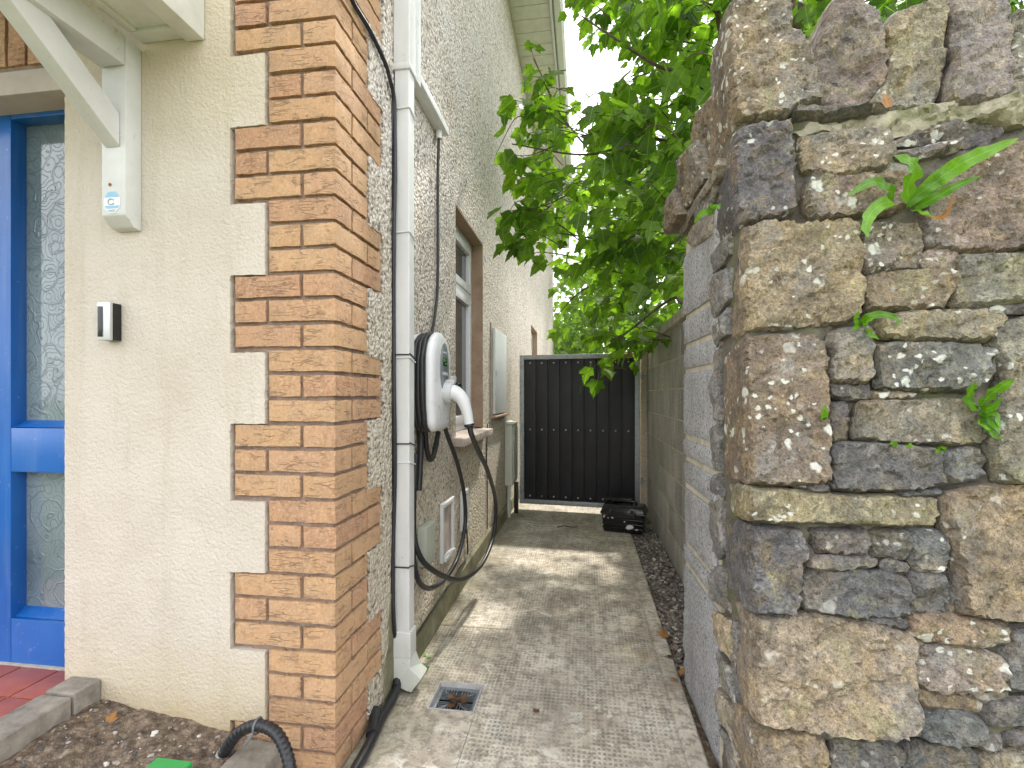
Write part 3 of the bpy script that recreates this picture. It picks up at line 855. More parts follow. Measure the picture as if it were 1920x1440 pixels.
# ================================================================== rough stones
def stone_mesh(poly, frame, depth, proud, seed, grid=0.011, jag=0.0018, relief=1.0, facets=5, taper=0.06, grow=0.003):
    """poly: 2D outline in the frame's (u, v); frame = (origin, U, V, N); N points out of the wall"""
    rnd = random.Random(seed)
    org, U, V, Nn = frame
    # soften corners once, then resample with a ragged edge
    P = [Vector(p) for p in poly]
    q = []
    for i in range(len(P)):
        a, b = P[i], P[(i + 1) % len(P)]
        q += [a.lerp(b, 0.03), a.lerp(b, 0.97)]
    out = []
    step = grid
    for i in range(len(q)):
        a, b = q[i], q[(i + 1) % len(q)]
        n = max(1, round((b - a).length / step))
        for k in range(n): out.append(a.lerp(b, k / n))
    o2 = []
    for i, p in enumerate(out):
        t = out[(i + 1) % len(out)] - out[i - 1]
        nn = Vector((t.y, -t.x)).normalized() if t.length > 1e-9 else Vector((0, 0))
        o2.append(p + nn * (grow + jag * 0.35 * nz((p.x, p.y, seed), 70) + jag * 0.8 * nz((p.x, p.y, seed), 22)))
    out = o2; n = len(out)
    tup = [(p.x, p.y) for p in out]
    x0, x1 = min(p.x for p in out), max(p.x for p in out); y0, y1 = min(p.y for p in out), max(p.y for p in out)
    segs = [(out[i], out[(i + 1) % n]) for i in range(n)]
    def edist(p):
        best = 9.0
        for a, b in segs:
            d = b - a; l2 = d.length_squared
            t = 0 if l2 == 0 else max(0, min(1, (p - a).dot(d) / l2))
            e = (p - (a + d * t)).length_squared
            if e < best: best = e
        return math.sqrt(best)
    pts = list(out)
    y = y0 + grid * 0.5
    while y < y1:
        x = x0 + grid * 0.5
        while x < x1:
            p = Vector((x + rnd.uniform(-0.3, 0.3) * grid, y + rnd.uniform(-0.3, 0.3) * grid))
            if inside(tup, p.x, p.y) and edist(p) > grid * 0.55: pts.append(p)
            x += grid
        y += grid
    r = delaunay_2d_cdt(pts, [(i, (i + 1) % n) for i in range(n)], [], 1, 1e-6)
    v2, f2 = r[0], r[2]
    cx, cy = (x0 + x1) / 2, (y0 + y1) / 2
    size = max(x1 - x0, y1 - y0)
    tx, ty = rnd.uniform(-0.10, 0.10), rnd.uniform(-0.12, 0.12)
    rr = min(0.006, 0.12 * min(x1 - x0, y1 - y0))
    def height(p, d):
        k = min(1.0, d / rr)
        rise = proud * k
        q3 = (p.x, p.y, seed)
        rot = (p.x * 0.8 + p.y * 0.6 + seed, (p.y * 0.8 - p.x * 0.6) * 2.2, seed)
        n_ = fbm(rot, 7, 0, 3) * 2.4 + 10
        fr_ = n_ - math.floor(n_); st_ = max(0.0, min(1.0, (fr_ - 0.45) / 0.10)); st_ = st_ * st_ * (3 - 2 * st_)
        h = relief * (tx * (p.x - cx) + ty * (p.y - cy) + 0.0075 * (math.floor(n_) - 10 + st_) + 0.002 * fbm(q3, 14, 0, 2) + 0.0015 * abs(nz(q3, 34)) + 0.0018 * fbm(q3, 60, 0, 3))
        return rise + h * (0.7 + 0.3 * k)
    mb = MB()
    vs = []
    for i, p in enumerate(v2):
        d = edist(p)
        if d < 1e-5: d = 0
        vs.append(org + U * p.x + V * p.y + Nn * height(p, d))
    mb.add(vs, [tuple(f) for f in f2])
    # sides going back into the wall
    nr = max(2, int(depth / 0.02))
    ring = []
    for k in range(nr + 1):
        t = k / nr
        row = []
        for p in out:
            c = Vector((cx, cy)); pp = p + (c - p) * (taper * t * t)
            w = org + U * pp.x + V * pp.y + Nn * (height(p, 0) - depth * t)
            a = 0 if k == 0 else 1
            w += (Vector((nz(w, 22, seed), nz(w, 22, seed + 4), nz(w, 22, seed + 8))) * 0.006 + Vector((nz(w, 70, seed), 0, nz(w, 70, seed + 8))) * 0.003) * a
            row.append(w)
        ring += row
    k0 = len(mb.v)
    mb.add(ring, [(k * n + i, k * n + (i + 1) % n, (k + 1) * n + (i + 1) % n, (k + 1) * n + i) for k in range(nr) for i in range(n)])
    mb.add(ring[-n:], [tuple(range(n))])
    return mb
def stone_obj(name, mb, mat, parent, color):
    me = bpy.data.meshes.new(name)
    bm = bmesh.new()
    vs = [bm.verts.new(p) for p in mb.v]
    for q in mb.f:
        try: bm.faces.new([vs[i] for i in q])
        except ValueError: pass
    bmesh.ops.remove_doubles(bm, verts=bm.verts, dist=1e-5)
    bmesh.ops.recalc_face_normals(bm, faces=bm.faces)
    bm.to_mesh(me); bm.free()
    me.materials.append(mat); me.shade_smooth(); me.set_sharp_from_angle(angle=R(32))
    return link(name, me, parent, color)

wall = thing('boundary_wall', (0.75, 1.4, 0), 'old rubble stone boundary wall with upright cope stones and lichen', 'stone wall')
# the front leans back as it rises (battered face)
BAT = 0.131
FO = Vector((0, 1.385 - BAT * EYE, 0))
FV = Vector((0, BAT, 1)).normalized(); FU = Vector((1, 0, 0)); FN = Vector((0, -1, BAT)).normalized()
FR = (FO, FU, FV, FN)
def f2(px, py):
    p = on_plane(px, py, FO, FN) - FO
    return (p.dot(FU), p.dot(FV))
SC = 2.8235
Y0 = {'A': 0, 'B': 400, 'C': 700, 'D': 1040}
BR, BG, GR, BF, DG = (0.25, 0.208, 0.158), (0.23, 0.208, 0.176), (0.135, 0.135, 0.136), (0.28, 0.235, 0.165), (0.115, 0.114, 0.113)
# (strip, colour, depth, proud, outline in strip pixels)
STONES = [
 ('A', BR, .20, .03, [(352,70),(400,20),(640,-10),(665,30),(680,170),(730,215),(790,350),(850,540),(770,552),(690,588),(640,620),(500,632),(398,640),(372,500),(352,300),(345,160)]),
 ('A', BG, .22, .02, [(880,60),(920,10),(990,-10),(1030,60),(1120,130),(1145,240),(1168,330),(1168,430),(1110,530),(1060,558),(940,586),(872,540),(832,460),(792,350),(840,200)]),
 ('A', BR, .22, .02, [(1172,160),(1230,90),(1330,60),(1470,30),(1500,80),(1484,200),(1494,330),(1470,420),(1440,555),(1270,576),(1112,560),(1182,440),(1194,300),(1176,220)]),
 ('A', BG, .22, .02, [(1530,-20),(1830,-20),(1850,60),(1842,200),(1852,400),(1832,480),(1780,536),(1500,556),(1520,420),(1552,330),(1540,200)]),
 ('A', BG, .22, .01, [(1862,90),(2000,60),(2000,520),(1844,540),(1850,480),(1872,380),(1858,200)]),
 ('A', DG, .10, .03, [(680,605),(780,586),(870,582),(1000,596),(1100,600),(960,620),(840,630),(700,628)]),
 ('A', GR, .17, .03, [(398,700),(540,672),(665,664),(680,760),(690,900),(692,1120),(640,1162),(500,1176),(420,1194),(384,1100),(386,900)]),
 ('A', BR, .10, .02, [(742,720),(900,704),(1080,694),(1180,722),(1205,820),(1180,888),(1100,928),(940,940),(860,926),(762,898),(742,850),(732,780)]),
 ('A', BR, .10, .03, [(772,962),(900,950),(1090,946),(1290,944),(1300,1050),(1260,1120),(1100,1146),(940,1156),(800,1160),(762,1120),(757,1030)]),
 ('A', DG, .10, .005, [(1222,768),(1290,742),(1420,696),(1560,650),(1700,648),(1790,672),(1800,700),(1740,738),(1620,764),(1500,744),(1370,760)]),
 ('A', BG, .09, .015, [(1232,820),(1360,790),(1570,758),(1575,782),(1440,818),(1320,832),(1250,838)]),
 ('A', BG, .08, .005, [(1152,928),(1200,872),(1288,886),(1300,930),(1220,936)]),
 ('A', BR, .12, .03, [(1376,1010),(1480,900),(1620,834),(1750,804),(2000,782),(2000,1300),(1920,1300),(1750,1340),(1560,1334),(1400,1312),(1378,1220),(1374,1140)]),
 ('B', BF, .10, .035, [(437,92),(540,68),(640,77),(720,88),(860,78),(950,63),(1000,100),(1006,180),(1030,280),(1040,380),(1035,470),(1020,558),(930,586),(780,600),(600,606),(520,616),(442,620),(434,500),(440,300)]),
 ('B', BG, .10, .02, [(1062,87),(1200,63),(1340,63),(1352,110),(1374,180),(1370,240),(1345,298),(1200,297),(1060,316),(1044,270),(1043,180),(1052,120)]),
 ('B', BG, .09, .0, [(1387,220),(1440,204),(1538,203),(1545,260),(1530,292),(1440,292),(1387,282),(1379,250)]),
 ('B', BR, .10, .03, [(1062,352),(1160,324),(1300,304),(1480,309),(1520,342),(1520,400),(1492,470),(1475,506),(1330,507),(1200,516),(1080,526),(1058,470),(1054,400)]),
 ('B', BG, .10, .02, [(1562,232),(1700,238),(2000,228),(2000,468),(1850,472),(1740,482),(1640,484),(1545,490),(1552,350)]),
 ('B', DG, .09, .01, [(1532,518),(1600,498),(1700,492),(1830,496),(2000,500),(2000,518),(1700,522)]),
 ('B', BF, .10, .03, [(1132,602),(1162,562),(1270,533),(1450,524),(1700,524),(1768,560),(1768,590),(1722,638),(1692,676),(1450,676),(1250,667),(1142,656)]),
 ('B', BG, .12, .03, [(1782,594),(1850,562),(2000,534),(2000,1416),(1880,1418),(1764,1412),(1734,1300),(1718,1227),(1744,1150),(1800,1000),(1792,850),(1760,745),(1728,686),(1736,636)]),
 ('B', GR, .10, .025, [(1124,702),(1250,693),(1430,694),(1600,694),(1748,722),(1758,745),(1720,780),(1730,850),(1692,898),(1632,936),(1400,937),(1200,927),(1124,917),(1132,850),(1124,780)]),
 ('B', BG, .10, .025, [(892,642),(950,618),(1088,604),(1108,660),(1113,780),(1108,858),(1070,892),(902,892),(873,858),(888,770),(874,700)]),
 ('B', DG, .08, .02, [(872,908),(1084,910),(1084,983),(960,983),(887,960)]),
 ('B', BF, .08, .02, [(1112,957),(1200,948),(1328,962),(1333,975),(1230,984),(1130,992),(1108,980)]),
 ('B', BR, .20, .03, [(443,672),(560,653),(700,643),(790,648),(845,702),(858,780),(858,1080),(872,1170),(860,1280),(866,1388),(840,1416),(690,1430),(560,1426),(452,1421),(454,1200),(443,900)]),
 ('C', DG, .08, .015, [(888,167),(968,162),(973,250),(966,358),(892,358),(883,260)]),
 ('C', BG, .10, .03, [(1032,162),(1200,153),(1420,143),(1530,134),(1640,172),(1688,217),(1698,300),(1706,358),(1600,381),(1400,367),(1200,362),(1014,343),(1004,300),(1022,230)]),
 ('C', GR, .10, .03, [(883,402),(940,374),(1100,374),(1280,384),(1400,398),(1463,422),(1468,500),(1482,588),(1400,598),(1300,617),(1000,617),(892,602),(873,540),(878,470)]),
 ('C', GR, .10, .02, [(1493,412),(1580,393),(1650,403),(1697,450),(1682,500),(1688,553),(1600,567),(1493,567),(1479,540),(1493,480)]),
 ('C', GR, .08, .02, [(702,588),(860,582),(876,602),(873,632),(760,608)]),
 ('C', BF, .17, .03, [(448,604),(620,618),(860,643),(1060,648),(1240,653),(1438,663),(1446,740),(1428,797),(1290,797),(1100,792),(860,782),(700,777),(590,782),(452,764)]),
 ('C', GR, .07, .02, [(1250,626),(1450,612),(1455,640),(1330,646),(1250,643)]),
 ('C', GR, .20, .03, [(467,812),(600,817),(723,832),(743,900),(753,960),(728,1010),(723,1130),(718,1190),(690,1262),(600,1260),(484,1256),(472,1100),(464,950)]),
 ('C', GR, .10, .02, [(792,832),(930,832),(1068,832),(1078,880),(1068,953),(940,948),(832,938),(802,900)]),
 ('C', DG, .10, .02, [(1087,842),(1200,832),(1283,842),(1293,900),(1297,977),(1200,972),(1092,953),(1087,890)]),
 ('C', GR, .10, .02, [(1300,824),(1400,823),(1498,852),(1507,920),(1488,1000),(1440,1042),(1352,1042),(1314,980),(1304,900)]),
 ('C', BG, .08, .02, [(762,987),(900,968),(1078,968),(1146,1000),(1100,1018),(960,1027),(832,1036),(772,1010)]),
 ('C', DG, .08, .01, [(1162,1010),(1200,988),(1297,1020),(1288,1043),(1182,1038)]),
 ('C', BF, .12, .035, [(1474,642),(1600,614),(1750,594),(2000,584),(2000,1308),(1800,1290),(1700,1274),(1562,1250),(1546,1160),(1540,1060),(1532,960),(1494,820),(1468,740)]),
 ('D', GR, .10, .02, [(742,102),(800,78),(1000,88),(1200,98),(1293,132),(1302,220),(1297,307),(1200,317),(1040,322),(900,307),(762,278),(728,230),(728,160)]),
 ('D', GR, .10, .02, [(1322,102),(1400,93),(1468,102),(1498,150),(1502,220),(1488,298),(1400,302),(1318,297),(1313,200)]),
 ('D', GR, .08, .01, [(1516,170),(1540,152),(1549,230),(1545,298),(1521,298)]),
 ('D', BR, .15, .035, [(492,332),(600,323),(800,308),(950,332),(1080,353),(1180,383),(1317,432),(1303,560),(1313,680),(1322,770),(1297,850),(1228,907),(1080,921),(900,912),(700,897),(502,868),(484,700),(502,500)]),
 ('D', GR, .08, .015, [(1062,332),(1200,332),(1297,352),(1293,378),(1190,373)]),
 ('D', BF, .10, .02, [(1317,313),(1450,313),(1640,333),(1807,372),(1812,420),(1788,468),(1680,482),(1500,467),(1372,452),(1323,410)]),
 ('D', BG, .10, .025, [(1392,492),(1500,483),(1660,503),(1777,542),(1772,600),(1777,678),(1720,707),(1560,722),(1420,707),(1333,668),(1313,600),(1323,520)]),
 ('D', GR, .10, .02, [(1833,402),(2000,373),(2000,718),(1862,707),(1803,688),(1793,600),(1813,500)]),
 ('D', BF, .08, .01, [(1342,712),(1450,723),(1600,743),(1687,790),(1687,828),(1560,808),(1400,798),(1342,760)]),
 ('D', GR, .10, .03, [(1272,880),(1342,832),(1450,818),(1600,828),(1678,870),(1682,920),(1620,977),(1500,977),(1380,957),(1282,930)]),
 ('D', GR, .10, .02, [(1703,830),(1742,782),(1850,763),(2000,743),(2000,898),(1800,897),(1713,897)]),
 ('D', BG, .08, .01, [(1642,732),(1760,718),(1837,740),(1800,762),(1692,768)]),
 ('D', BR, .18, .03, [(502,962),(620,932),(760,918),(848,972),(862,1060),(857,1230),(502,1240),(493,1080)]),
 ('D', GR, .10, .025, [(902,972),(1000,953),(1140,963),(1237,1002),(1252,1050),(1222,1100),(1213,1230),(892,1230),(883,1060)]),
 ('D', GR, .10, .02, [(1262,983),(1380,988),(1600,1012),(1657,1060),(1640,1230),(1240,1230),(1233,1100)]),
 ('D', GR, .08, .015, [(1672,962),(1760,953),(1788,1000),(1720,1028),(1663,1000)]),
 ('D', GR, .08, .015, [(1803,962),(2000,922),(2000,1008),(1850,1008),(1803,1000)]),
 ('D', BG, .10, .02, [(1682,1062),(2000,1032),(2000,1230),(1682,1230)]),
 ('D', GR, .06, .01, [(822,928),(940,926),(940,950),(852,962)]),
 ('D', BG, .06, .01, [(1082,936),(1228,926),(1240,972),(1130,954)]),
 ('D', BG, .06, .0, [(1325,470),(1375,470),(1380,520),(1340,540),(1318,510)]),
]
for i, (st, colr, dep, prd, poly) in enumerate(STONES):
    pts = [f2(1240 + x / SC, Y0[st] + y / SC) for x, y in poly][::-1]
    rv = random.Random(i * 7 + 1)
    k = rv.uniform(0.78, 1.08)
    c_ = tuple(x * k * rv.uniform(0.95, 1.05) for x in colr)
    big = st == 'A' and i < 5
    mb = stone_mesh(pts, FR, 0.34 if big and i else dep, prd, i * 3.7 + 1.3, grid=0.009, grow=0.009 if big else 0.0075, relief=1.0 if dep > 0.08 else 0.5)
    stone_obj('cope_stone' if big else 'stone', mb, M['stone_plain'] if colr in (GR, DG) and i % 3 else M['stone'], wall, c_)
# mortar bed behind the stones
cv = []; cf = []
nu, nv = 90, 130
for j in range(nv + 1):
    for i in range(nu + 1):
        u = 0.425 + 0.95 * i / nu; v = -0.05 + 1.99 * j / nv
        h = -0.012 + 0.022 * fbm((u, v, 0), 16, 2.2) + 0.006 * fbm((u, v, 4), 60, 1.2)
        if i == 0: h = -0.2
        cv.append(FO + FU * u + FV * v + FN * h)
for j in range(nv):
    for i in range(nu):
        a = j * (nu + 1) + i
        cf.append((a, a + 1, a + nu + 2, a + nu + 1))
mesh_obj('mortar_bed', cv, cf, M['bed'], wall, smooth=True)
# weathered mortar band under the copes
band = [f2(1240 + x / SC, y / SC) for x, y in [(400,664),(560,640),(700,634),(1100,604),(1500,566),(1800,548),(2000,540),(2000,660),(1800,668),(1660,640),(1400,690),(1220,730),(1080,690),(760,712),(660,662),(420,690)]][::-1]
stone_obj('mortar_fillet', stone_mesh(band, FR, 0.05, 0.0, 91.0, grid=0.009, jag=0.012, relief=1.6), M['fillet'], wall, (0.4, 0.36, 0.25))
# wall body behind the faces (hearting), top under the copes
MB().prism([(0.455, 1.33, -0.1), (0.455, 2.05, -0.1), (0.455, 2.06, 1.86), (0.455, 1.57, 1.86)], (1.2, 0, 0)).build('hearting', M['bed'], wall)

# left return of the pier: small rubble between the quoins and the blockwork
XP = 0.398
SK = 0.034                       # the return runs very slightly askew to the path
LFR = (Vector((XP, 2.06, 0)), Vector((SK, -1, 0)).normalized(), Vector((0, 0, 1)), Vector((-1, -SK, 0)).normalized())
def lim(py): return 1348 if py < 430 else 1366 if py < 640 else 1348 if py < 930 else 1356 if py < 1145 else 1384
def l2(px, py):
    p = on_plane(min(px, lim(py)), py, LFR[0], LFR[3]) - LFR[0]
    return (p.dot(LFR[1]), p.z)
def c2(px, py, X):
    p = on_x(px, py, X); return (-p.y, p.z)
LS = [
 (GR, [(1333,478),(1350,452),(1371,442),(1369,474),(1352,500),(1338,516)]),
 (GR, [(1333,528),(1350,506),(1372,500),(1372,560),(1350,590),(1335,602)]),
 (GR, [(1336,608),(1352,596),(1378,574),(1382,628),(1352,640),(1341,655)]),
 (BF, [(1352,450),(1374,436),(1380,466),(1366,478)]),
 (GR, [(1336,662),(1350,650),(1360,640),(1362,720),(1350,790),(1338,790)]),
 (DG, [(1336,798),(1350,792),(1358,860),(1350,884),(1337,884)]),
 (DG, [(1334,890),(1350,886),(1356,920),(1350,932),(1335,928)]),
 (GR, [(1333,935),(1352,938),(1357,1040),(1345,1052),(1334,1036)]),
 (GR, [(1334,1056),(1360,1060),(1374,1112),(1368,1150),(1336,1128)]),
 (BF, [(1336,1140),(1366,1160),(1378,1210),(1380,1250),(1354,1222),(1338,1196)]),
 (GR, [(1338,1210),(1372,1250),(1388,1330),(1370,1310),(1345,1270)]),
 (DG, [(1376,1160),(1388,1165),(1392,1300),(1384,1330),(1378,1260)]),
 (BG, [(1345,1285),(1384,1335),(1404,1400),(1412,1460),(1372,1400),(1350,1340)]),
 (GR, [(1352,1355),(1380,1410),(1400,1470),(1368,1450)]),
 (BG, [(1282,452),(1300,420),(1322,398),(1340,388),(1338,440),(1322,452),(1300,470)]),
 (DG, [(1302,396),(1325,350),(1346,322),(1350,360),(1330,402),(1306,430)]),
]
for i, (colr, poly) in enumerate(LS):
    pts = [l2(*p) for p in poly]
    stone_obj('stone', stone_mesh(pts, LFR, 0.08, 0.008, 200 + i * 2.1, grid=0.011, relief=0.6), M['stone_plain'], wall, tuple(x * 1.5 for x in colr))
cv = []; cf = []
for j in range(101):
    for i in range(31):
        y = 1.18 + 0.50 * i / 30; z_ = -0.05 + 1.90 * j / 100
        cv.append(Vector((XP + 0.016 + SK * (2.06 - y) + 0.010 * fbm((y, z_, 0), 16, 7.7), max(y, FO.y + BAT * z_ + 0.035), z_)))
for j in range(100):
    for i in range(30):
        a = j * 31 + i; cf.append((a, a + 31, a + 32, a + 1))
mesh_obj('mortar_bed', cv, cf, M['bed'], wall, smooth=True)
# cope stones along the top of the return, overhanging the path a little
CFR = (Vector((0, 0, 0)), Vector((0, -1, 0)), Vector((0, 0, 1)), Vector((-1, 0, 0)))
for i, (colr, XC, poly) in enumerate([
 (BR, 0.418, [(1316,204),(1332,180),(1346,172),(1350,200),(1351,300),(1340,318),(1320,334),(1304,316),(1308,250)]),
 (BG, 0.390, [(1280,300),(1302,262),(1308,270),(1316,336),(1296,376),(1280,402),(1270,392),(1270,338)]),
 (BR, 0.372, [(1247,366),(1262,350),(1268,356),(1278,402),(1262,432),(1250,442),(1246,420)])]):
    pts = [c2(px, py, XC) for px, py in poly]
    stone_obj('cope_stone', stone_mesh(pts, (Vector((XC, 0, 0)),) + CFR[1:], 0.15 if i == 0 else 0.42, 0.01, 300 + i * 5.1, grid=0.012, taper=0.0), M['stone'], wall, colr)
bedp = [c2(px, py, 0.40) for px, py in [(1350,292),(1351,308),(1345,336),(1300,400),(1276,446),(1272,432),(1300,378),(1345,310)]]
stone_obj('bedding_slab', stone_mesh(bedp, (Vector((0.40, 0, 0)),) + CFR[1:], 0.10, 0.006, 330.0, grid=0.012, relief=0.3), M['stone_plain'], wall, (0.28, 0.26, 0.22))
# block-built end of the pier
ys0, ys1 = 1.612, 2.064
courses = [(485, 593), (603, 646), (656, 692), (701, 812), (822, 852), (862, 902), (912, 1008), (1018, 1045), (1056, 1280)]
pier = MB().prism([(XP + 0.009, ys1 - 0.006, -0.05), (XP + 0.009 + SK * (ys1 - ys0), ys0, -0.05), (0.9, ys0, -0.05), (0.9, ys1 - 0.006, -0.05)], (0, 0, 1.79)).build('pier_core', M['joint'], wall)
zs = [(on_x(1281, b, XP).z, on_x(1281, a, XP).z) for a, b in courses]
for i, (z0, z1) in enumerate(zs):
    z0 = max(z0, -0.04)
    mb = MB(); 
    pl = [(2.06 - ys1, z0), (2.06 - ys0 - random.uniform(0, 0.02), z0), (2.06 - ys0 - random.uniform(0, 0.02), z1 + (0.05 if i == 0 else 0)), (2.06 - ys1, z1)]
    mb = stone_mesh(pl, (Vector((XP + 0.004, 2.06, 0)),) + LFR[1:], 0.215, 0.006, 400 + i * 3.3, grid=0.018, jag=0.0025, relief=0.18, taper=0.0, grow=0.0)
    k = random.uniform(1.05, 1.25)
    stone_obj('block', mb, M['block'], pier, (k, k, k * 1.01))

# ================================================================== block wall along the path
XB = 0.60
bw = thing('block_wall', (XB, 3.5, 0), 'plain grey concrete block wall with slab coping behind the stone pier', 'block wall')
MB().box(XB + 0.004, XB + 0.2, 2.07, 6.5, -0.1, 1.6).build('joint_core', M['joint'], bw)
BLK = {}
def blk(l, h):
    if (l, h) not in BLK:
        me = MB().box(0, 0.2, 0, l, 0, h).build('block', M['block_old'], bw, bevel=0.004)
        BLK[(l, h)] = me.data
        return me
    return link('block', BLK[(l, h)], bw)
z0 = -0.03; r_ = 0
while z0 < 1.55:
    y = 2.075
    first = 0.215 if r_ % 2 else 0.44
    while y < 6.3:
        l = first if y < 2.08 else 0.44
        o = blk(l, 0.192); o.location = (XB, y, z0)
        k = random.uniform(0.8, 1.15); o.color = (k, k * random.uniform(0.97, 1.0), k * random.uniform(0.93, 1.0), 1)
        y += l + 0.009
    z0 += 0.202; r_ += 1
for i in range(7):
    y = 2.08 + i * 0.61
    o = box('coping_slab', (XB - 0.035, y, 1.588), (XB + 0.24, y + 0.604, 1.648), M['block_old'], bw, bevel=0.006)
    k = random.uniform(1.1, 1.4); o.color = (k, k * 0.95, k * 0.85, 1)
# gate pier on the right, sunlight on the block wall put into its pale colour
gp = box('lit_gate_post', (0.535, 4.78, -0.05), (0.597, 4.95, 1.56), M['block_old'], None, bevel=0.006)
gp.color = (1.6, 1.45, 1.2, 1)
tag(gp, 'block gate pier with sunlit tone put into its colour, beside the hinges of the black gate', 'gate post')
# ================================================================== door canopy
can = thing('door_canopy', (-1.41, YF, 1.65), 'white timber door canopy with wall post and diagonal brace, above the blue door', 'canopy')
PX0, PX1, PYF = -1.451, -1.368, 1.294
SOF = 2.235
MB().prism([(PX0, PYF, 1.682), (PX0, PYF, SOF - 0.02), (PX0, YF - 0.004, SOF - 0.02), (PX0, YF - 0.004, 1.648), (PX0, PYF + 0.03, 1.652)], (PX1 - PX0, 0, 0)).build('post', M['timber'], can, bevel=0.005)
MB().box(PX0 - 0.001, PX1 + 0.001, 0.30, PYF - 0.001, SOF - 0.105, SOF - 0.012).build('beam', M['timber'], can, bevel=0.005)
bx0, bx1 = -1.436, -1.384
MB().prism([(bx0, PYF - 0.001, 1.885), (bx0, PYF - 0.001, 1.985), (bx0, 0.98, 2.22), (bx0, 0.85, 2.22)], (bx1 - bx0, 0, 0)).build('brace', M['timber'], can, bevel=0.006)
es = box('eave_soffit', (PX1 + 0.002, 0.30, SOF + 0.012), (-1.165, YF - 0.006, SOF + 0.024), M['soffit'], can)
box('edge_trim', (PX1 + 0.002, YF - 0.05, SOF), (-1.21, YF - 0.005, SOF + 0.012), M['soffit'], es, bevel=0.002)
box('edge_trim', (PX1 + 0.002, 0.30, SOF + 0.002), (PX1 + 0.030, YF - 0.051, SOF + 0.013), M['soffit'], es, bevel=0.002)
box('fascia', (-1.21, 0.30, SOF - 0.012), (-1.148, YF - 0.005, SOF + 0.15), M['soffit'], can, bevel=0.004)
MB().prism([(-1.149, 0.25, SOF + 0.13), (-1.149, 0.25, SOF + 0.16), (-2.4, 0.25, SOF + 0.86), (-2.4, 0.25, SOF + 0.82)], (0, YF - 0.256, 0)).build('roof', M['slate'], can)
box('ceiling_board', (-2.6, 0.30, 2.62), (PX0 - 0.003, YF - 0.006, 2.64), M['soffit'], can)
stk = thing('alarm_sticker', (-1.412, PYF - 0.002, 1.74), 'small pale blue octagonal sticker on the white canopy post', 'sticker')
sc = on_y(210, 379, PYF - 0.001)
def octa(w, h, c, y, z0=0, cx=0):
    k = 0.32 * w
    return [(sc.x + cx - w/2 + k, y, sc.z + z0 - h/2), (sc.x + cx + w/2 - k, y, sc.z + z0 - h/2), (sc.x + cx + w/2, y, sc.z + z0 - h/2 + k), (sc.x + cx + w/2, y, sc.z + z0 + h/2 - k), (sc.x + cx + w/2 - k, y, sc.z + z0 + h/2), (sc.x + cx - w/2 + k, y, sc.z + z0 + h/2), (sc.x + cx - w/2, y, sc.z + z0 + h/2 - k), (sc.x + cx - w/2, y, sc.z + z0 - h/2 + k)]
MB().prism(octa(0.056, 0.066, 0, PYF - 0.0015), (0, 0.001, 0)).build('backing', M['sticker_white'], stk)
y_ = PYF - 0.0022
MB().prism([(sc.x - 0.011, y_, sc.z + 0.032), (sc.x + 0.011, y_, sc.z + 0.032), (sc.x + 0.026, y_, sc.z + 0.015), (sc.x - 0.026, y_, sc.z + 0.015)], (0, 0.0005, 0)).build('blue_band', M['sticker_blue'], stk)
MB().prism([(sc.x - 0.026, y_, sc.z - 0.011), (sc.x + 0.026, y_, sc.z - 0.011), (sc.x + 0.020, y_, sc.z - 0.019), (sc.x - 0.020, y_, sc.z - 0.019)], (0, 0.0005, 0)).build('blue_band', M['sticker_blue'], stk)
MB().tube([(sc.x + 0.011 * math.cos(a / 10 * 5.2 + 0.5) - 0.002, y_, sc.z + 0.001 + 0.0085 * math.sin(a / 10 * 5.2 + 0.5)) for a in range(11)], 0.0016, 6).build('emblem', M['sticker_grey'], stk)
for k_, w_ in ((0.024, 0.013), (0.028, 0.010)):
    box('print_line', (sc.x - w_, y_ - 0.0003, sc.z - k_ - 0.0012), (sc.x + w_, y_, sc.z - k_ + 0.0008), M['sticker_grey'], stk)
r_ = on_y(206, 346, PYF - 0.001)
tag(MB().tube([(r_.x, PYF + 0.002, r_.z), (r_.x, PYF - 0.002, r_.z)], 0.005, 8).build('rusty_screw', M['rust']), 'small rusty screw head above the sticker on the canopy post', 'screw')

# ================================================================== video doorbell
a = on_y(188, 568, YF - 0.045); b = on_y(228, 639, YF - 0.004)
dbx0, dbx1 = a.x + 0.004, on_y(228, 600, YF - 0.004).x
dz0, dz1 = on_y(208, 638, YF - 0.03).z, on_y(208, 568, YF - 0.03).z
db = thing('doorbell', ((dbx0 + dbx1) / 2, YF - 0.004, dz0), 'slim silver and black video doorbell on the cream render', 'doorbell')
bx_r = dbx1
box('back_box', (bx_r - 0.046, YF - 0.030, dz0), (bx_r, YF - 0.003, dz1), M['black_gloss'], db, bevel=0.003)
box('faceplate', (bx_r - 0.047, YF - 0.042, dz0 - 0.001), (bx_r - 0.001, YF - 0.0305, dz1 + 0.001), M['silver'], db, bevel=0.004)
box('lens_panel', (bx_r - 0.043, YF - 0.0440, dz0 + 0.010), (bx_r - 0.026, YF - 0.0425, dz1 - 0.012), M['black_gloss'], db, bevel=0.001)

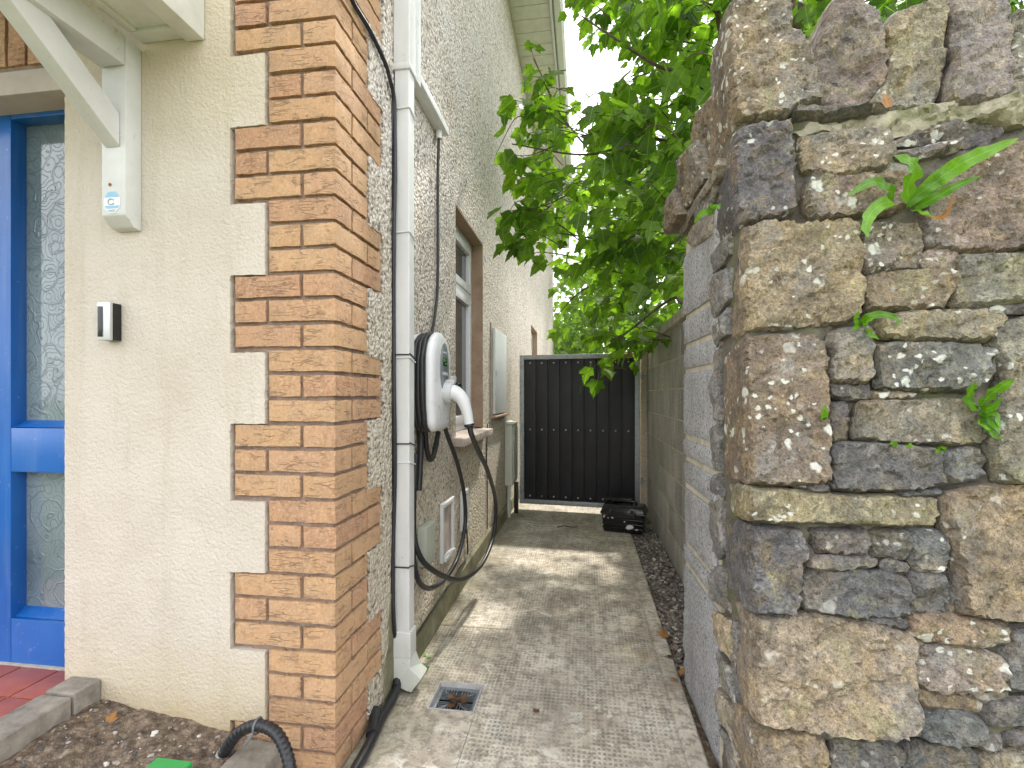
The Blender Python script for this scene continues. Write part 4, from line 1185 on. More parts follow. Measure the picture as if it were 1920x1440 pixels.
# ================================================================== rainwater downpipe
dp = thing('downpipe', (-0.687, 1.82, 0), 'white square plastic downpipe with cable ties beside the brick corner', 'downpipe')
DX0, DX1, DY0, DY1 = -0.716, -0.657, 1.787, 1.847
box('pipe', (DX0, DY0, 0.195), (DX1, DY1, 2.42), M['upvc'], dp, bevel=0.007, seg=3)
box('upper_pipe', (DX0 - 0.004, DY0 - 0.006, 2.385), (DX1 + 0.005, DY1 + 0.006, 4.97), M['upvc'], dp, bevel=0.009, seg=3)
box('collar', (DX0 - 0.006, DY0 - 0.008, 2.374), (DX1 + 0.007, DY1 + 0.008, 2.40), M['upvc'], dp, bevel=0.006)
box('socket', (DX0 - 0.005, DY0 - 0.006, 0.135), (DX1 + 0.006, DY1 + 0.006, 0.235), M['upvc'], dp, bevel=0.008, seg=3)
sh = MB()
# shoe: turns out over the gully
c0 = [(DX0 - 0.003, DY0 - 0.004, 0.14), (DX1 + 0.004, DY0 - 0.004, 0.14), (DX1 + 0.004, DY1 + 0.004, 0.14), (DX0 - 0.003, DY1 + 0.004, 0.14)]
c1 = [(DX0 - 0.003, DY0 - 0.006, 0.035), (DX1 + 0.0, DY0 - 0.006, 0.008), (DX1 + 0.030, DY1 + 0.0, 0.085), (DX0 + 0.0, DY1 + 0.004, 0.10)]
sh.add(c0 + c1, [(0, 1, 5, 4), (1, 2, 6, 5), (2, 3, 7, 6), (3, 0, 4, 7), (0, 3, 2, 1), (4, 5, 6, 7)])
sh.build('shoe', M['upvc'], dp, bevel=0.006, seg=3)
m4 = Matrix.Translation((DX1 - 0.004, (DY0 + DY1) / 2, 0.062)) @ Matrix.Rotation(R(38), 4, 'Y')
MB().box(-0.02, 0.042, -0.037, 0.037, -0.036, 0.038, m4).build('shoe_spout', M['upvc'], dp, bevel=0.006, seg=3)
MB().box(0.0425, 0.044, -0.029, 0.029, -0.028, 0.030, m4).build('spout_shade', M['dark'], dp)  # dark sheet on the solid spout, shade of its opening put into colour
for i, (py, wht) in enumerate(((205, True), (437, True), (665, False), (672, True), (832, False), (868, True), (1063, False), (1197, False))):
    z_ = EYE + (740 - py) / F * 1.87
    t = MB(); t.tube([(DX0 - 0.026, DY0 - 0.003, z_), (DX1 + 0.001, DY0 - 0.003, z_ + (0.004 if wht else 0)), (DX1 + 0.003, DY0, z_ + 0.004), (DX1 + 0.003, DY1, z_ - 0.012)], 0.0028, 6)
    t.build('cable_tie', M['white'] if wht else M['black'], dp)

# ================================================================== black cables down the corner
def cable(name, pts, r, label, cat='cable', mat='black', n=8, seg=8, group=None):
    return tag(MB().tube(smooth_path(pts, n), r, seg).build(name, M[mat], smooth=True), label, cat, group)
def cz(py, k=1.87): return EYE + (740 - py) / F * k
pa = [on_x(648, -30, XL + 0.010), on_x(664, 8, XL + 0.010), on_x(694, 58, XL + 0.012), on_x(722, 118, XL + 0.018), on_x(730, 145, XL + 0.018), on_x(739, 185, XL + 0.016)]
yy = DY0 - 0.012
tail = lambda off, ph: [Vector((DX0 - 0.006 + off + 0.004 * math.sin(k * 1.3 + ph), yy + 0.006 * math.cos(k * 1.7 + ph), 2.15 - k * 0.19)) for k in range(11)]
cable('data_cable', pa + tail(0.010, 0.0) + [on_x(747, 1240, -0.728), on_x(741, 1285, -0.70)], 0.0078, 'thick black cable crossing the bricks and running down the left edge of the downpipe')
pb = [on_x(732, 150, XL + 0.014), on_x(737, 185, XL + 0.012)]
cable('data_cable', pb + [Vector((DX0 - 0.013 + 0.007 * math.sin(k * 1.1 + 1), yy + 0.004, 2.12 - k * 0.19)) for k in range(11)] + [on_x(742, 1255, XL + 0.008)], 0.0052, 'thin wavering black cable left of the thick one beside the downpipe')
# conduit they drop into, lying along the foot of the wall
q = [on_x(746, 1272, -0.705)] + [on_z(px, py, 0.026) for px, py in ((740, 1300), (716, 1345), (690, 1400), (655, 1462), (610, 1540))]
tag(MB().tube(smooth_path(q, 8), 0.0165, 12).build('floor_conduit', M['black'], smooth=True), 'fat black cable conduit lying along the foot of the brick corner', 'conduit')
tj = on_z(706, 1358, 0.03)
tag(MB().tube([tj + Vector((-0.028, 0.05, 0.012)), tj + Vector((-0.008, 0.0, 0.0)), tj + Vector((0.006, -0.05, 0.0))], 0.020, 12).build('conduit_joint', M['black'], smooth=True), 'thicker black joint sleeve midway along the floor conduit', 'conduit joint')
# trunking on the side wall
tr = thing('cable_trunking', (-0.70, 1.92, 2.42), 'white cable trunking behind the downpipe turning along the side wall', 'trunking')
box('riser', (XL + 0.003, 1.885, 2.40), (-0.664, 1.945, 5.0), M['white'], tr, bevel=0.003)
box('run', (XL + 0.003, 1.946, 2.425), (-0.664, 2.37, 2.46), M['white'], tr, bevel=0.003)
MB().tube([(-0.700, 2.315, 2.428), (-0.700, 2.315, 2.385)], 0.016, 12).build('gland', M['white'], tr, smooth=True)
cable('charger_supply_cable', [(-0.700, 2.315, 2.40), (-0.705, 2.314, 2.2), (-0.706, 2.318, 2.05), (-0.704, 2.312, 1.8), (-0.706, 2.30, 1.6), (-0.70, 2.19, 1.40), (-0.70, 2.13, 1.36)], 0.0075, 'black cable dropping from the white trunking to the car charger')

# ================================================================== electric car charger
CY, CZc = 2.073, 1.195
chg = thing('car_charger', (XL, CY, 0.98), 'white wall-mounted electric car charger with grey display panel', 'car charger')
def coutline(s=1.0, n=12):
    """front outline in (y, z) about the centre: round top, tapering foot"""
    hw, top, bot = 0.141 * s, 0.215 * s, -0.215 * s
    pts = []
    for k in range(2 * n + 1):
        a = math.pi * k / (2 * n)
        pts.append((hw * math.cos(a), top - hw * 0.92 + hw * 0.92 * math.sin(a)))
    pts += [(-hw * 1.0, 0.0), (-hw * 0.98, -0.10 * s), (-hw * 0.90, -0.150 * s)]
    for k in range(5):
        a = math.pi + math.pi / 2 * k / 4 * 0.9
        pts.append((-0.07 * s + 0.055 * s * math.cos(a), bot + 0.05 * s + 0.05 * s * math.sin(a)))
    for k in range(5):
        a = 1.5 * math.pi + math.pi / 2 * k / 4
        pts.append((0.07 * s + 0.055 * s * math.cos(a), bot + 0.05 * s + 0.05 * s * math.sin(a)))
    pts += [(hw * 0.90, -0.150 * s), (hw * 0.98, -0.10 * s), (hw * 1.0, 0.0)]
    return pts
def loft(rings):
    mb = MB(); n = len(rings[0][1])
    for x, pl in rings: mb.v += [Vector((x, CY + y, CZc + z)) for y, z in pl]
    for k in range(len(rings) - 1):
        for i in range(n): mb.f.append((k * n + i, k * n + (i + 1) % n, (k + 1) * n + (i + 1) % n, (k + 1) * n + i))
    mb.f.append(tuple(range(n))); mb.f.append(tuple(range(len(mb.v) - n, len(mb.v))))
    return mb
loft([(XL + 0.004, coutline(0.97)), (-0.706, coutline(0.97)), (-0.702, coutline(0.93))]).build('back_plate', M['white'], chg, smooth=True)
loft([(-0.703, coutline(0.80)), (-0.640, coutline(0.80))]).build('cable_drum', M['charger_grey'], chg, smooth=True)
loft([(-0.648, coutline(0.95)), (-0.643, coutline(0.985)), (-0.6395, coutline(0.985))]).build('rim', M['charger_grey'], chg, smooth=True)
loft([(-0.640, coutline(0.975)), (-0.633, coutline(1.0)), (-0.620, coutline(0.985)), (-0.612, coutline(0.93)), (-0.608, coutline(0.84)), (-0.6065, coutline(0.6))]).build('front_cover', M['white'], chg, smooth=True)
pan = []
for k in range(28):
    a = 2 * math.pi * k / 28
    pan.append((0.012 + 0.064 * math.cos(a), 0.060 + 0.108 * math.sin(a) * (1.0 if math.sin(a) > 0 else 0.95)))
loft([(-0.612, pan), (-0.6035, pan), (-0.603, [(y * 0.98, z) for y, z in pan])]).build('control_panel', M['panel_grey'], chg, smooth=True)
def cbox(name, y0, y1, z0, z1, x0, x1, mat):
    return box(name, (x0, CY + y0, CZc + z0), (x1, CY + y1, CZc + z1), M[mat], chg, bevel=0.0008)
cbox('display', -0.022, 0.046, 0.068, 0.106, -0.606, -0.6022, 'lcd')
cbox('display_text', -0.012, 0.010, 0.086, 0.099, -0.6024, -0.6018, 'lcd_text')
cbox('display_text', 0.014, 0.038, 0.076, 0.082, -0.6024, -0.6018, 'lcd_text')
cbox('maker_mark', -0.016, 0.040, 0.124, 0.130, -0.6032, -0.6024, 'pale_mark')
for k in range(4):
    ring = []
    for a in range(14): ring.append(Vector((-0.6018, CY - 0.020 + k * 0.022 + 0.0065 * math.cos(a / 14 * 6.283), CZc + 0.034 + 0.0075 * math.sin(a / 14 * 6.283))))
    MB().prism(ring, (-0.002, 0, 0)).build('button', M['pale_mark'], chg)
MB().tube([(-0.6022, CY + 0.013, CZc - 0.004), (-0.6022, CY + 0.018, CZc + 0.004), (-0.6022, CY + 0.013, CZc + 0.010)], 0.0012, 6).build('indicator', M['pale_mark'], chg)
SY, SZ = 2.095, 1.148
MB().tube([(-0.615, SY, SZ), (-0.590, SY, SZ - 0.001), (-0.572, SY, SZ - 0.003)], [0.047, 0.046, 0.043], 22).build('socket', M['lead'], chg, smooth=True)
MB().box(-0.600, -0.560, SY - 0.014, SY + 0.020, SZ + 0.036, SZ + 0.056).build('socket_latch', M['lead'], chg, bevel=0.006)
# tethered lead
cc = thing('charging_cable', (-0.64, 2.1, 0.25), 'black charging cable wound on the charger and hanging in two loops, white plug', 'charging cable')
cp = smooth_path([(-0.590, SY, SZ), (-0.560, SY, SZ - 0.002), (-0.530, SY, SZ - 0.028), (-0.510, SY, SZ - 0.075), (-0.496, SY, SZ - 0.142)], 6)
rr_ = [0.034 + (0.0215 - 0.034) * min(1, max(0, (i - 4) / (len(cp) - 6))) for i in range(len(cp))]
MB().tube(cp, rr_, 18).build('plug_handle', M['white'], cc, smooth=True)
e = cp[-1]; dn = (cp[-1] - cp[-2]).normalized()
MB().tube([e - dn * 0.004, e + dn * 0.006, e + dn * 0.010, e + dn * 0.05], [0.0225, 0.0225, 0.013, 0.010], 14).build('plug_boot', M['black'], cc, smooth=True)
CRAD = 0.0118
def lp(px, py, X): return on_x(px, py, X)
big = [e + dn * 0.03, lp(892, 835, -0.50), lp(915, 885, -0.505), lp(929, 940, -0.52), lp(926, 1000, -0.535), lp(905, 1055, -0.55), lp(868, 1086, -0.58), lp(832, 1080, -0.62), lp(800, 1060, -0.655), lp(784, 1035, -0.675), lp(776, 1000, -0.69), lp(776, 920, -0.69), lp(780, 850, -0.685)]
MB().tube(smooth_path(big, 8), CRAD, 10).build('big_loop', M['black'], cc, smooth=True)
lo2 = [lp(832, 795, -0.65), lp(842, 825, -0.655), lp(858, 870, -0.655), lp(870, 925, -0.655), lp(872, 985, -0.655), lp(858, 1045, -0.66), lp(835, 1085, -0.665), lp(810, 1102, -0.675), lp(792, 1098, -0.685), lp(780, 1075, -0.69), lp(774, 1020, -0.695), lp(776, 900, -0.695)]
MB().tube(smooth_path(lo2, 8), CRAD * 0.95, 10).build('small_loop', M['black'], cc, smooth=True)
bight = [lp(796, 800, -0.69), lp(800, 840, -0.69), lp(806, 862, -0.69), lp(814, 850, -0.69), lp(822, 810, -0.69)]
MB().tube(smooth_path(bight, 8), CRAD, 10).build('bight', M['black'], cc, smooth=True)
for k, x in enumerate((-0.692, -0.674, -0.656)):
    s = 0.935 + 0.012 * k
    pl = coutline(s)
    lpz = [Vector((x + 0.002 * math.sin(i * 0.9 + k), CY + y, CZc + z)) for i, (y, z) in enumerate(pl)]
    lpz.append(lpz[0])
    MB().tube(lpz, CRAD, 10, caps=False).build('coil', M['black'], cc, smooth=True)
hang = [lp(788, 790, -0.70), lp(789, 830, -0.70), lp(787, 880, -0.70), lp(785, 920, -0.70)]
MB().tube(smooth_path(hang, 20), [0.013 + 0.002 * (i % 2) for i in range(61)], 10).build('strain_relief', M['black'], cc, smooth=True)

hs = thing('plug_holster', (XL, 2.42, 1.10), 'small black socket box with white lug on the wall between charger and window', 'socket box')
box('box_body', (XL + 0.004, 2.46, 1.115), (-0.642, 2.55, 1.20), M['black_gloss'], hs, bevel=0.008)
box('lug', (XL + 0.004, 2.45, 1.202), (-0.670, 2.54, 1.235), M['white'], hs, bevel=0.006)
MB().tube([(-0.644, 2.50, 1.14), (-0.615, 2.50, 1.13)], [0.022, 0.018], 14).build('outlet', M['black'], hs, smooth=True)

# ================================================================== vents, meter cabinets
def vent(name, y0, y1, z0, z1, label):
    t = thing(name, (XL, (y0 + y1) / 2, z0), label, 'wall vent', 'wall vents low on the pebbledash')
    X0, X1 = XL + 0.004, XL + 0.022; k = 0.022
    box('frame_jamb', (X0, y0, z0), (X1, y0 + k, z1), M['upvc'], t, bevel=0.003)
    box('frame_jamb', (X0, y1 - k, z0), (X1, y1, z1), M['upvc'], t, bevel=0.003)
    box('frame_head', (X0, y0 + k, z1 - k), (X1 + 0.006, y1 - k, z1), M['upvc'], t, bevel=0.003)
    box('frame_sill', (X0, y0 + k, z0), (X1 + 0.012, y1 - k, z0 + k), M['upvc'], t, bevel=0.003)
    box('flap', (XL + 0.004, y0 + k, z0 + k), (XL + 0.009, y1 - k, z1 - k), M['sill_stone'], t)
    return t
vent('wall_vent', 2.395, 2.615, 0.285, 0.585, 'white framed wall vent with brown flap, the nearer of the two')
vent('wall_vent', 2.80, 2.95, 0.335, 0.565, 'white framed wall vent partly hidden by the cable loop, the farther of the two')
box_g = tag(box('junction_box', (XL + 0.004, 2.06, 0.385), (XL + 0.045, 2.195, 0.555), M['greybox'], bevel=0.004), 'grey green junction box half hidden behind the downpipe', 'junction box')
mc = thing('meter_cabinet', (XL, 4.07, 0.97), 'white recessed electricity meter cabinet door on the pebbledash wall', 'meter cabinet')
box('cabinet_frame', (XL + 0.004, 3.75, 0.93), (XL + 0.012, 4.40, 1.70), M['sill_stone'], mc, bevel=0.003)
box('cabinet_door', (XL + 0.013, 3.80, 0.985), (XL + 0.034, 4.36, 1.665), M['cabinet'], mc, bevel=0.003)
box('lock', (XL + 0.035, 3.83, 1.29), (XL + 0.041, 3.85, 1.33), M['lead'], mc, bevel=0.001)
box('drip_sill', (XL + 0.004, 3.74, 0.955), (XL + 0.05, 4.41, 0.972), M['sill'], mc, bevel=0.003)
gc = thing('gas_meter_box', (-0.686, 4.62, 0.30), 'cream gas meter box on the wall just before the gate', 'meter box')
box('case', (XL + 0.004, 4.45, 0.30), (-0.650, 4.79, 0.86), M['gascab'], gc, bevel=0.008)
MB().prism([(XL + 0.004, 4.445, 0.861), (-0.645, 4.445, 0.861), (-0.645, 4.445, 0.868), (XL + 0.004, 4.445, 0.885)], (0, 0.35, 0)).build('lid', M['gascab'], gc, bevel=0.003)
box('cabinet_door', (-0.6495, 4.475, 0.33), (-0.642, 4.765, 0.835), M['gascab'], gc, bevel=0.003)
for k in range(3): box('louvre', (-0.642, 4.52, 0.745 + k * 0.022), (-0.638, 4.60, 0.753 + k * 0.022), M['greybox'], gc)
for z_ in (0.36, 0.72): box('latch', (-0.64, 4.49, z_), (-0.634, 4.505, z_ + 0.04), M['lead'], gc, bevel=0.001)
MB().tube([(-0.69, 4.50, 0.30), (-0.69, 4.50, 0.0)], 0.017, 12).build('outlet_pipe', M['gascab'], gc, smooth=True)
MB().tube([(-0.69, 4.50, 0.085), (-0.69, 4.50, 0.06)], 0.026, 12).build('pipe_collar', M['gascab'], gc, smooth=True)
MB().box(-0.665, -0.625, 4.66, 4.70, 0.0, 0.298).build('black_duct', M['black'], gc, bevel=0.004)
cable('earth_cable', [lp(874, 968, XL + 0.012), lp(876, 1010, XL + 0.012), lp(876, 1042, XL + 0.014), on_x(860, 1068, XL + 0.022), on_x(835, 1108, XL + 0.024), on_x(812, 1142, XL + 0.024), on_x(790, 1176, XL + 0.026), on_x(775, 1200, XL + 0.026)], 0.005, 'thin black cable clipped along the top of the green plinth')
cable('wall_cable', [(XL + 0.010, 3.60, 0.92), (XL + 0.008, 3.58, 0.7), (XL + 0.009, 3.60, 0.45), (XL + 0.012, 3.58, 0.14)], 0.004, 'thin dark wire running down the pebbledash under the window')

# ================================================================== gate
GL, GR_ = Vector((-0.632, 4.86, 0)), Vector((0.520, 4.745, 0))
gt = thing('side_gate', (-0.05, 4.8, 0.05), 'black boarded side gate in a galvanised steel frame', 'gate')
gd = (GR_ - GL).normalized(); gl = (GR_ - GL).length; gn = Vector((gd.y, -gd.x, 0))
GM = Matrix((( gd.x, -gn.x, 0, GL.x), (gd.y, -gn.y, 0, GL.y), (0, 0, 1, 0), (0, 0, 0, 1)))
gz0, gz1 = 0.058, 1.530; ft = 0.045
for nm, a in (('frame_stile', (0, ft, gz0, gz1)), ('frame_stile', (gl - ft, gl, gz0, gz1)), ('frame_rail', (ft, gl - ft, gz0, gz0 + ft)), ('frame_rail', (ft, gl - ft, gz1 - ft, gz1))):
    MB().box(a[0], a[1], -0.025, 0.025, a[2], a[3], GM).build(nm, M['galv'], gt, bevel=0.004)
nb = 9; bwid = (gl - 2 * ft) / nb
bm_ = None; rm_ = None
for i in range(nb):
    o = MB().box(ft + i * bwid + 0.0025, ft + (i + 1) * bwid - 0.0025, -0.012, 0.010, gz0 + ft, gz1 - ft, GM).build('board', M['gate'], gt, bevel=0.003)
    for z_ in (gz0 + ft + 0.035, (gz0 + gz1) / 2, gz1 - ft - 0.035):
        c = GM @ Vector((ft + (i + 0.5) * bwid, -0.0125, z_))
        if rm_ is None:
            s_ = MB().tube([(0, 0.004, 0), (0, -0.002, 0), (0, -0.004, 0)], [0.0085, 0.0085, 0.005], 10).build('bolt', M['rivet'], o, smooth=True); rm_ = s_.data
        else: s_ = link('bolt', rm_, o)
        s_.location = c
MB().box(ft, gl - ft, 0.0105, 0.014, gz0 + ft, gz1 - ft, GM).build('light_stop_sheet', M['gate'], gt)  # added sheet, stops light from behind showing through the board gaps
MB().box(gl - 0.20, gl - 0.06, -0.0275, -0.0255, gz1 - 0.040, gz1 - 0.008, GM).build('label_plate', M['red'], gt)
for z_ in (0.33, 1.32):
    h_ = MB().tube([GM @ Vector((gl + 0.018, -0.01, z_ - 0.03)), GM @ Vector((gl + 0.018, -0.01, z_ + 0.03))], 0.011, 10).build('hinge', M['galv'], gt, smooth=True)
    MB().tube([GM @ Vector((gl - 0.02, -0.01, z_)), GM @ Vector((gl + 0.05, -0.01, z_ - 0.004))], 0.008, 8).build('hinge_pin', M['galv'], h_, smooth=True)

# ================================================================== black toolbox by the gate
tb = thing('toolbox', (0.35, 4.22, 0), 'battered black plastic toolbox with white paint splashes on the ground by the gate', 'toolbox')
TM = Matrix.Translation((0.335, 4.20, 0.0)) @ Matrix.Rotation(R(-15), 4, 'Z')
def tbox(name, a, b, mat='black_gloss', bevel=0.006, par=tb):
    return MB().box(a[0], b[0], a[1], b[1], a[2], b[2], TM).build(name, M[mat], par, bevel=bevel)
cs = MB(); w0, w1, d0, d1 = 0.155, 0.175, 0.085, 0.10
cs.add([TM @ Vector(p) for p in ((-w0, -d0, 0.002), (w0, -d0, 0.002), (w0, d0, 0.002), (-w0, d0, 0.002), (-w1, -d1, 0.165), (w1, -d1, 0.165), (w1, d1, 0.165), (-w1, d1, 0.165))], [(0, 3, 2, 1), (4, 5, 6, 7), (0, 1, 5, 4), (1, 2, 6, 5), (2, 3, 7, 6), (3, 0, 4, 7)])
cs.build('case', M['black_gloss'], tb, bevel=0.008)
tbox('case_rim', (-0.182, -0.107, 0.150), (0.182, 0.107, 0.172))
for k in range(3): tbox('rib', (-0.165, -0.1005 + 0.002 * k, 0.035 + k * 0.035), (0.165, -0.088, 0.047 + k * 0.035), bevel=0.002)
lidm = MB()
lidm.add([TM @ Vector(p) for p in ((-0.178, -0.104, 0.173), (0.178, -0.104, 0.173), (0.178, 0.104, 0.173), (-0.178, 0.104, 0.173), (-0.160, -0.072, 0.225), (0.160, -0.072, 0.225), (0.160, 0.08, 0.225), (-0.160, 0.08, 0.225))], [(0, 3, 2, 1), (4, 5, 6, 7), (0, 1, 5, 4), (1, 2, 6, 5), (2, 3, 7, 6), (3, 0, 4, 7)])
lid = lidm.build('lid', M['black_gloss'], tb, bevel=0.008)
hp = smooth_path([TM @ Vector(p) for p in ((-0.10, -0.01, 0.222), (-0.095, -0.012, 0.245), (-0.06, -0.014, 0.252), (0.06, -0.014, 0.252), (0.095, -0.012, 0.245), (0.10, -0.01, 0.222))], 5)
MB().tube(hp, 0.011, 10).build('handle', M['black_gloss'], lid, smooth=True)
for x in (-0.11, 0.09): tbox('catch', (x - 0.022, -0.116, 0.125), (x + 0.022, -0.104, 0.195), bevel=0.003)
tbox('back_tray', (-0.185, 0.03, 0.226), (0.05, 0.085, 0.262), bevel=0.006)
def splash(cx, cz_, s, seed):
    rr = random.Random(seed); pl = []
    for k in range(9):
        a = k / 9 * 6.283; r = s * rr.uniform(0.5, 1.2)
        pl.append(TM @ Vector((cx + r * math.cos(a), -0.1045 - 0.014 * (cz_ - 0.1), cz_ + 0.8 * r * math.sin(a))))
    MB().prism(pl, TM.to_3x3() @ Vector((0, 0.003, 0))).build('paint_splash', M['paint_splash'], tb)
for i, (x, z_, s) in enumerate(((0.06, 0.060, 0.030), (0.035, 0.052, 0.008), (0.115, 0.045, 0.010), (-0.150, 0.128, 0.011), (-0.115, 0.125, 0.010), (-0.08, 0.123, 0.009), (-0.148, 0.142, 0.004), (-0.135, 0.142, 0.004), (-0.12, 0.141, 0.004), (-0.105, 0.140, 0.004), (0.02, 0.1, 0.007))):
    splash(x, z_, s, i)

# ================================================================== gully in the path
gy = thing('drain_gully', ((GX0 + GX1) / 2, (GY0 + GY1) / 2, 0), 'square drain gully grate with dead leaves in the concrete path', 'drain')
t = 0.007
for nm, a, b in (('frame_bar', (GX0 + 0.001, GY0 + 0.001), (GX0 + t, GY1 - 0.001)), ('frame_bar', (GX1 - t, GY0 + 0.001), (GX1 - 0.001, GY1 - 0.001)), ('frame_bar', (GX0 + t, GY0 + 0.001), (GX1 - t, GY0 + t)), ('frame_bar', (GX0 + t, GY1 - t), (GX1 - t, GY1 - 0.001))):
    box(nm, (a[0], a[1], -0.05), (b[0], b[1], 0.004), M['gully'], gy, bevel=0.0015)
box('sump', (GX0 + 0.002, GY0 + 0.002, -0.09), (GX1 - 0.002, GY1 - 0.002, -0.055), M['dark'], gy)
gc_ = Vector(((GX0 + GX1) / 2, (GY0 + GY1) / 2, -0.018)); half = (GX1 - GX0) / 2 - 0.009; halfy = (GY1 - GY0) / 2 - 0.009
rimt = 0.014
for nm, a, b in (('grate_rim', (-half, -halfy), (-half + rimt, halfy)), ('grate_rim', (half - rimt, -halfy), (half, halfy)), ('grate_rim', (-half + rimt, -halfy), (half - rimt, -halfy + rimt)), ('grate_rim', (-half + rimt, halfy - rimt), (half - rimt, halfy))):
    box(nm, (gc_.x + a[0], gc_.y + a[1], -0.025), (gc_.x + b[0], gc_.y + b[1], -0.015), M['steel'], gy, bevel=0.001)
ih, iv = half - rimt, halfy - rimt
for sgn in (1, -1):
    MB().tube([gc_ + Vector((-ih * sgn, -iv, 0)), gc_ + Vector((ih * sgn, iv, 0))], 0.003, 6).build('diagonal_bar', M['steel'], gy)
for k in range(1, 6):
    f = k / 6
    for s in (-1, 1):
        y1_ = s * iv * f; x1_ = ih * f
        for d in (-1, 1):
            MB().box(gc_.x + (d * x1_ if d < 0 else x1_) - (ih - x1_ if d < 0 else 0), gc_.x + (d * x1_ if d < 0 else ih), gc_.y + y1_ - 0.0013, gc_.y + y1_ + 0.0013, -0.022, -0.017).build('grate_bar', M['steel'], gy)
        MB().box(gc_.x + s * ih * f - 0.0013, gc_.x + s * ih * f + 0.0013, gc_.y + iv * f, gc_.y + iv, -0.022, -0.017).build('grate_bar', M['steel'], gy)
        MB().box(gc_.x + s * ih * f - 0.0013, gc_.x + s * ih * f + 0.0013, gc_.y - iv, gc_.y - iv * f, -0.022, -0.017).build('grate_bar', M['steel'], gy)

# ================================================================== kerbs, conduit and bits in the bed
kl = thing('porch_kerb', (-1.56, 0.9, 0.1), 'pale concrete kerb blocks edging the red tiled porch', 'kerb')
yj = on_z(130, 1302, 0.24).y
for a, b in ((yj + 0.004, YF - 0.006), (0.2, yj - 0.004)):
    o = MB().box(-1.618, -1.512, a, b, 0.02, 0.240 if b > 1.3 else 0.236).build('kerb_block', M['kerb'], kl, bevel=0.007, seg=3)
    o.color = (1.05, 1.0, 0.95, 1)
kb = tag(MB().box(-0.995, -0.872, 0.2, 1.335, -0.05, 0.112).build('bed_kerb', M['kerb'], bevel=0.010, seg=3, color=(1.1, 1.05, 1.0)), 'concrete kerb at the foot of the brick corner under the ribbed conduit', 'kerb')
rc = thing('ribbed_conduit', (-0.97, 1.25, 0.12), 'ribbed black flexible conduit arching out of the soil over the kerb', 'conduit')
rp = smooth_path([on_y(418, 1412, 1.27), on_y(428, 1398, 1.265), on_y(450, 1372, 1.26), on_y(482, 1360, 1.25), on_y(515, 1372, 1.23), on_y(535, 1405, 1.20), on_y(545, 1450, 1.17), on_y(548, 1520, 1.14)], 16)
MB().tube(rp, [0.0165 if (i // 2) % 2 else 0.0145 for i in range(len(rp))], 12).build('ribbed_sleeve', M['black'], rc, smooth=True)
MB().tube([on_y(409, 1424, 1.275), on_y(414, 1416, 1.272), on_y(424, 1402, 1.268)], [0.009, 0.0145, 0.0155], 10).build('grey_end', M['lead'], rc, smooth=True)
tt = on_y(483, 1361, 1.25)
ring = [tt + Vector((0.0, 0.020 * math.cos(a / 12 * 6.283), 0.020 * math.sin(a / 12 * 6.283))) for a in range(13)]
MB().tube(ring, 0.0035, 6, caps=False).build('tie', M['charger_grey'], rc, smooth=True)
MB().tube([tt + Vector((0, -0.02, -0.006)), tt + Vector((-0.006, -0.03, -0.022)), tt + Vector((-0.014, -0.032, -0.032))], 0.004, 6).build('tie_tail', M['charger_grey'], rc, smooth=True)
g0 = on_z(322, 1428, 0.155)
tag(MB().box(g0.x - 0.055, g0.x + 0.055, g0.y - 0.11, g0.y + 0.012, 0.10, 0.155, None).build('plastic_tray', M['green'], bevel=0.008, seg=3), 'bright green plastic lid lying on the soil bed', 'plastic lid')
# ================================================================== leaves and trees
HALF = [(0.0, 0.0), (0.10, -0.05), (0.22, -0.05), (0.37, 0.01), (0.33, 0.09), (0.41, 0.15), (0.50, 0.30), (0.56, 0.46), (0.45, 0.45), (0.39, 0.49), (0.28, 0.44), (0.29, 0.56), (0.23, 0.62), (0.24, 0.72), (0.14, 0.80), (0.09, 0.90), (0.0, 1.02)]
def leaf_geo(seed):
    r = random.Random(seed)
    v = []; uv = []; f = []
    droop = r.uniform(0.10, 0.30); fold = r.uniform(0.08, 0.28); ws = r.uniform(0.85, 1.05)
    def P(x, y):
        z = fold * abs(x) - droop * (y ** 2) - 0.25 * x * x * r_c + 0.03 * math.sin(9 * x + seed) * abs(x)
        return (x * ws, y, z)
    r_c = r.uniform(0.3, 1.4)
    def addv(x, y):
        v.append(Vector(P(x, y))); uv.append((x, y)); return len(v) - 1
    spine = [addv(0, y) for y in (0.0, 0.22, 0.44, 0.66, 1.02)]
    for s in (1, -1):
        ids = [spine[0]] + [addv(s * x * r.uniform(0.93, 1.07), y + r.uniform(-0.015, 0.015)) for x, y in HALF[1:-1]] + [spine[4]]
        ctr = [0, 0, 0, 1, 1, 1, 1, 2, 2, 2, 2, 2, 3, 3, 3, 3]
        for k in range(len(ids) - 1):
            a, b, c = ids[k], ids[k + 1], spine[ctr[k]]
            tri = (a, b, c)
            if len(set(tri)) == 3: f.append(tri if s > 0 else tri[::-1])
        # stitch the fan centres along the spine
        for k in range(len(ids) - 2):
            c0, c1 = ctr[k], ctr[k + 1]
            if c0 != c1:
                tri = (ids[k + 1], spine[c1], spine[c0]); 
                if len(set(tri)) == 3: f.append(tri if s > 0 else tri[::-1])
        tri = (ids[-2], spine[4], spine[3])
    # petiole
    k = len(v)
    for p in ((-0.008, 0.0, 0), (0.008, 0.0, 0), (0.004, -0.45, 0.06), (-0.004, -0.45, 0.06)): v.append(Vector(p)); uv.append((0.0, 0.0))
    f.append((k, k + 1, k + 2, k + 3))
    return v, uv, f
LEAF = [leaf_geo(i * 1.31 + 0.2) for i in range(9)]
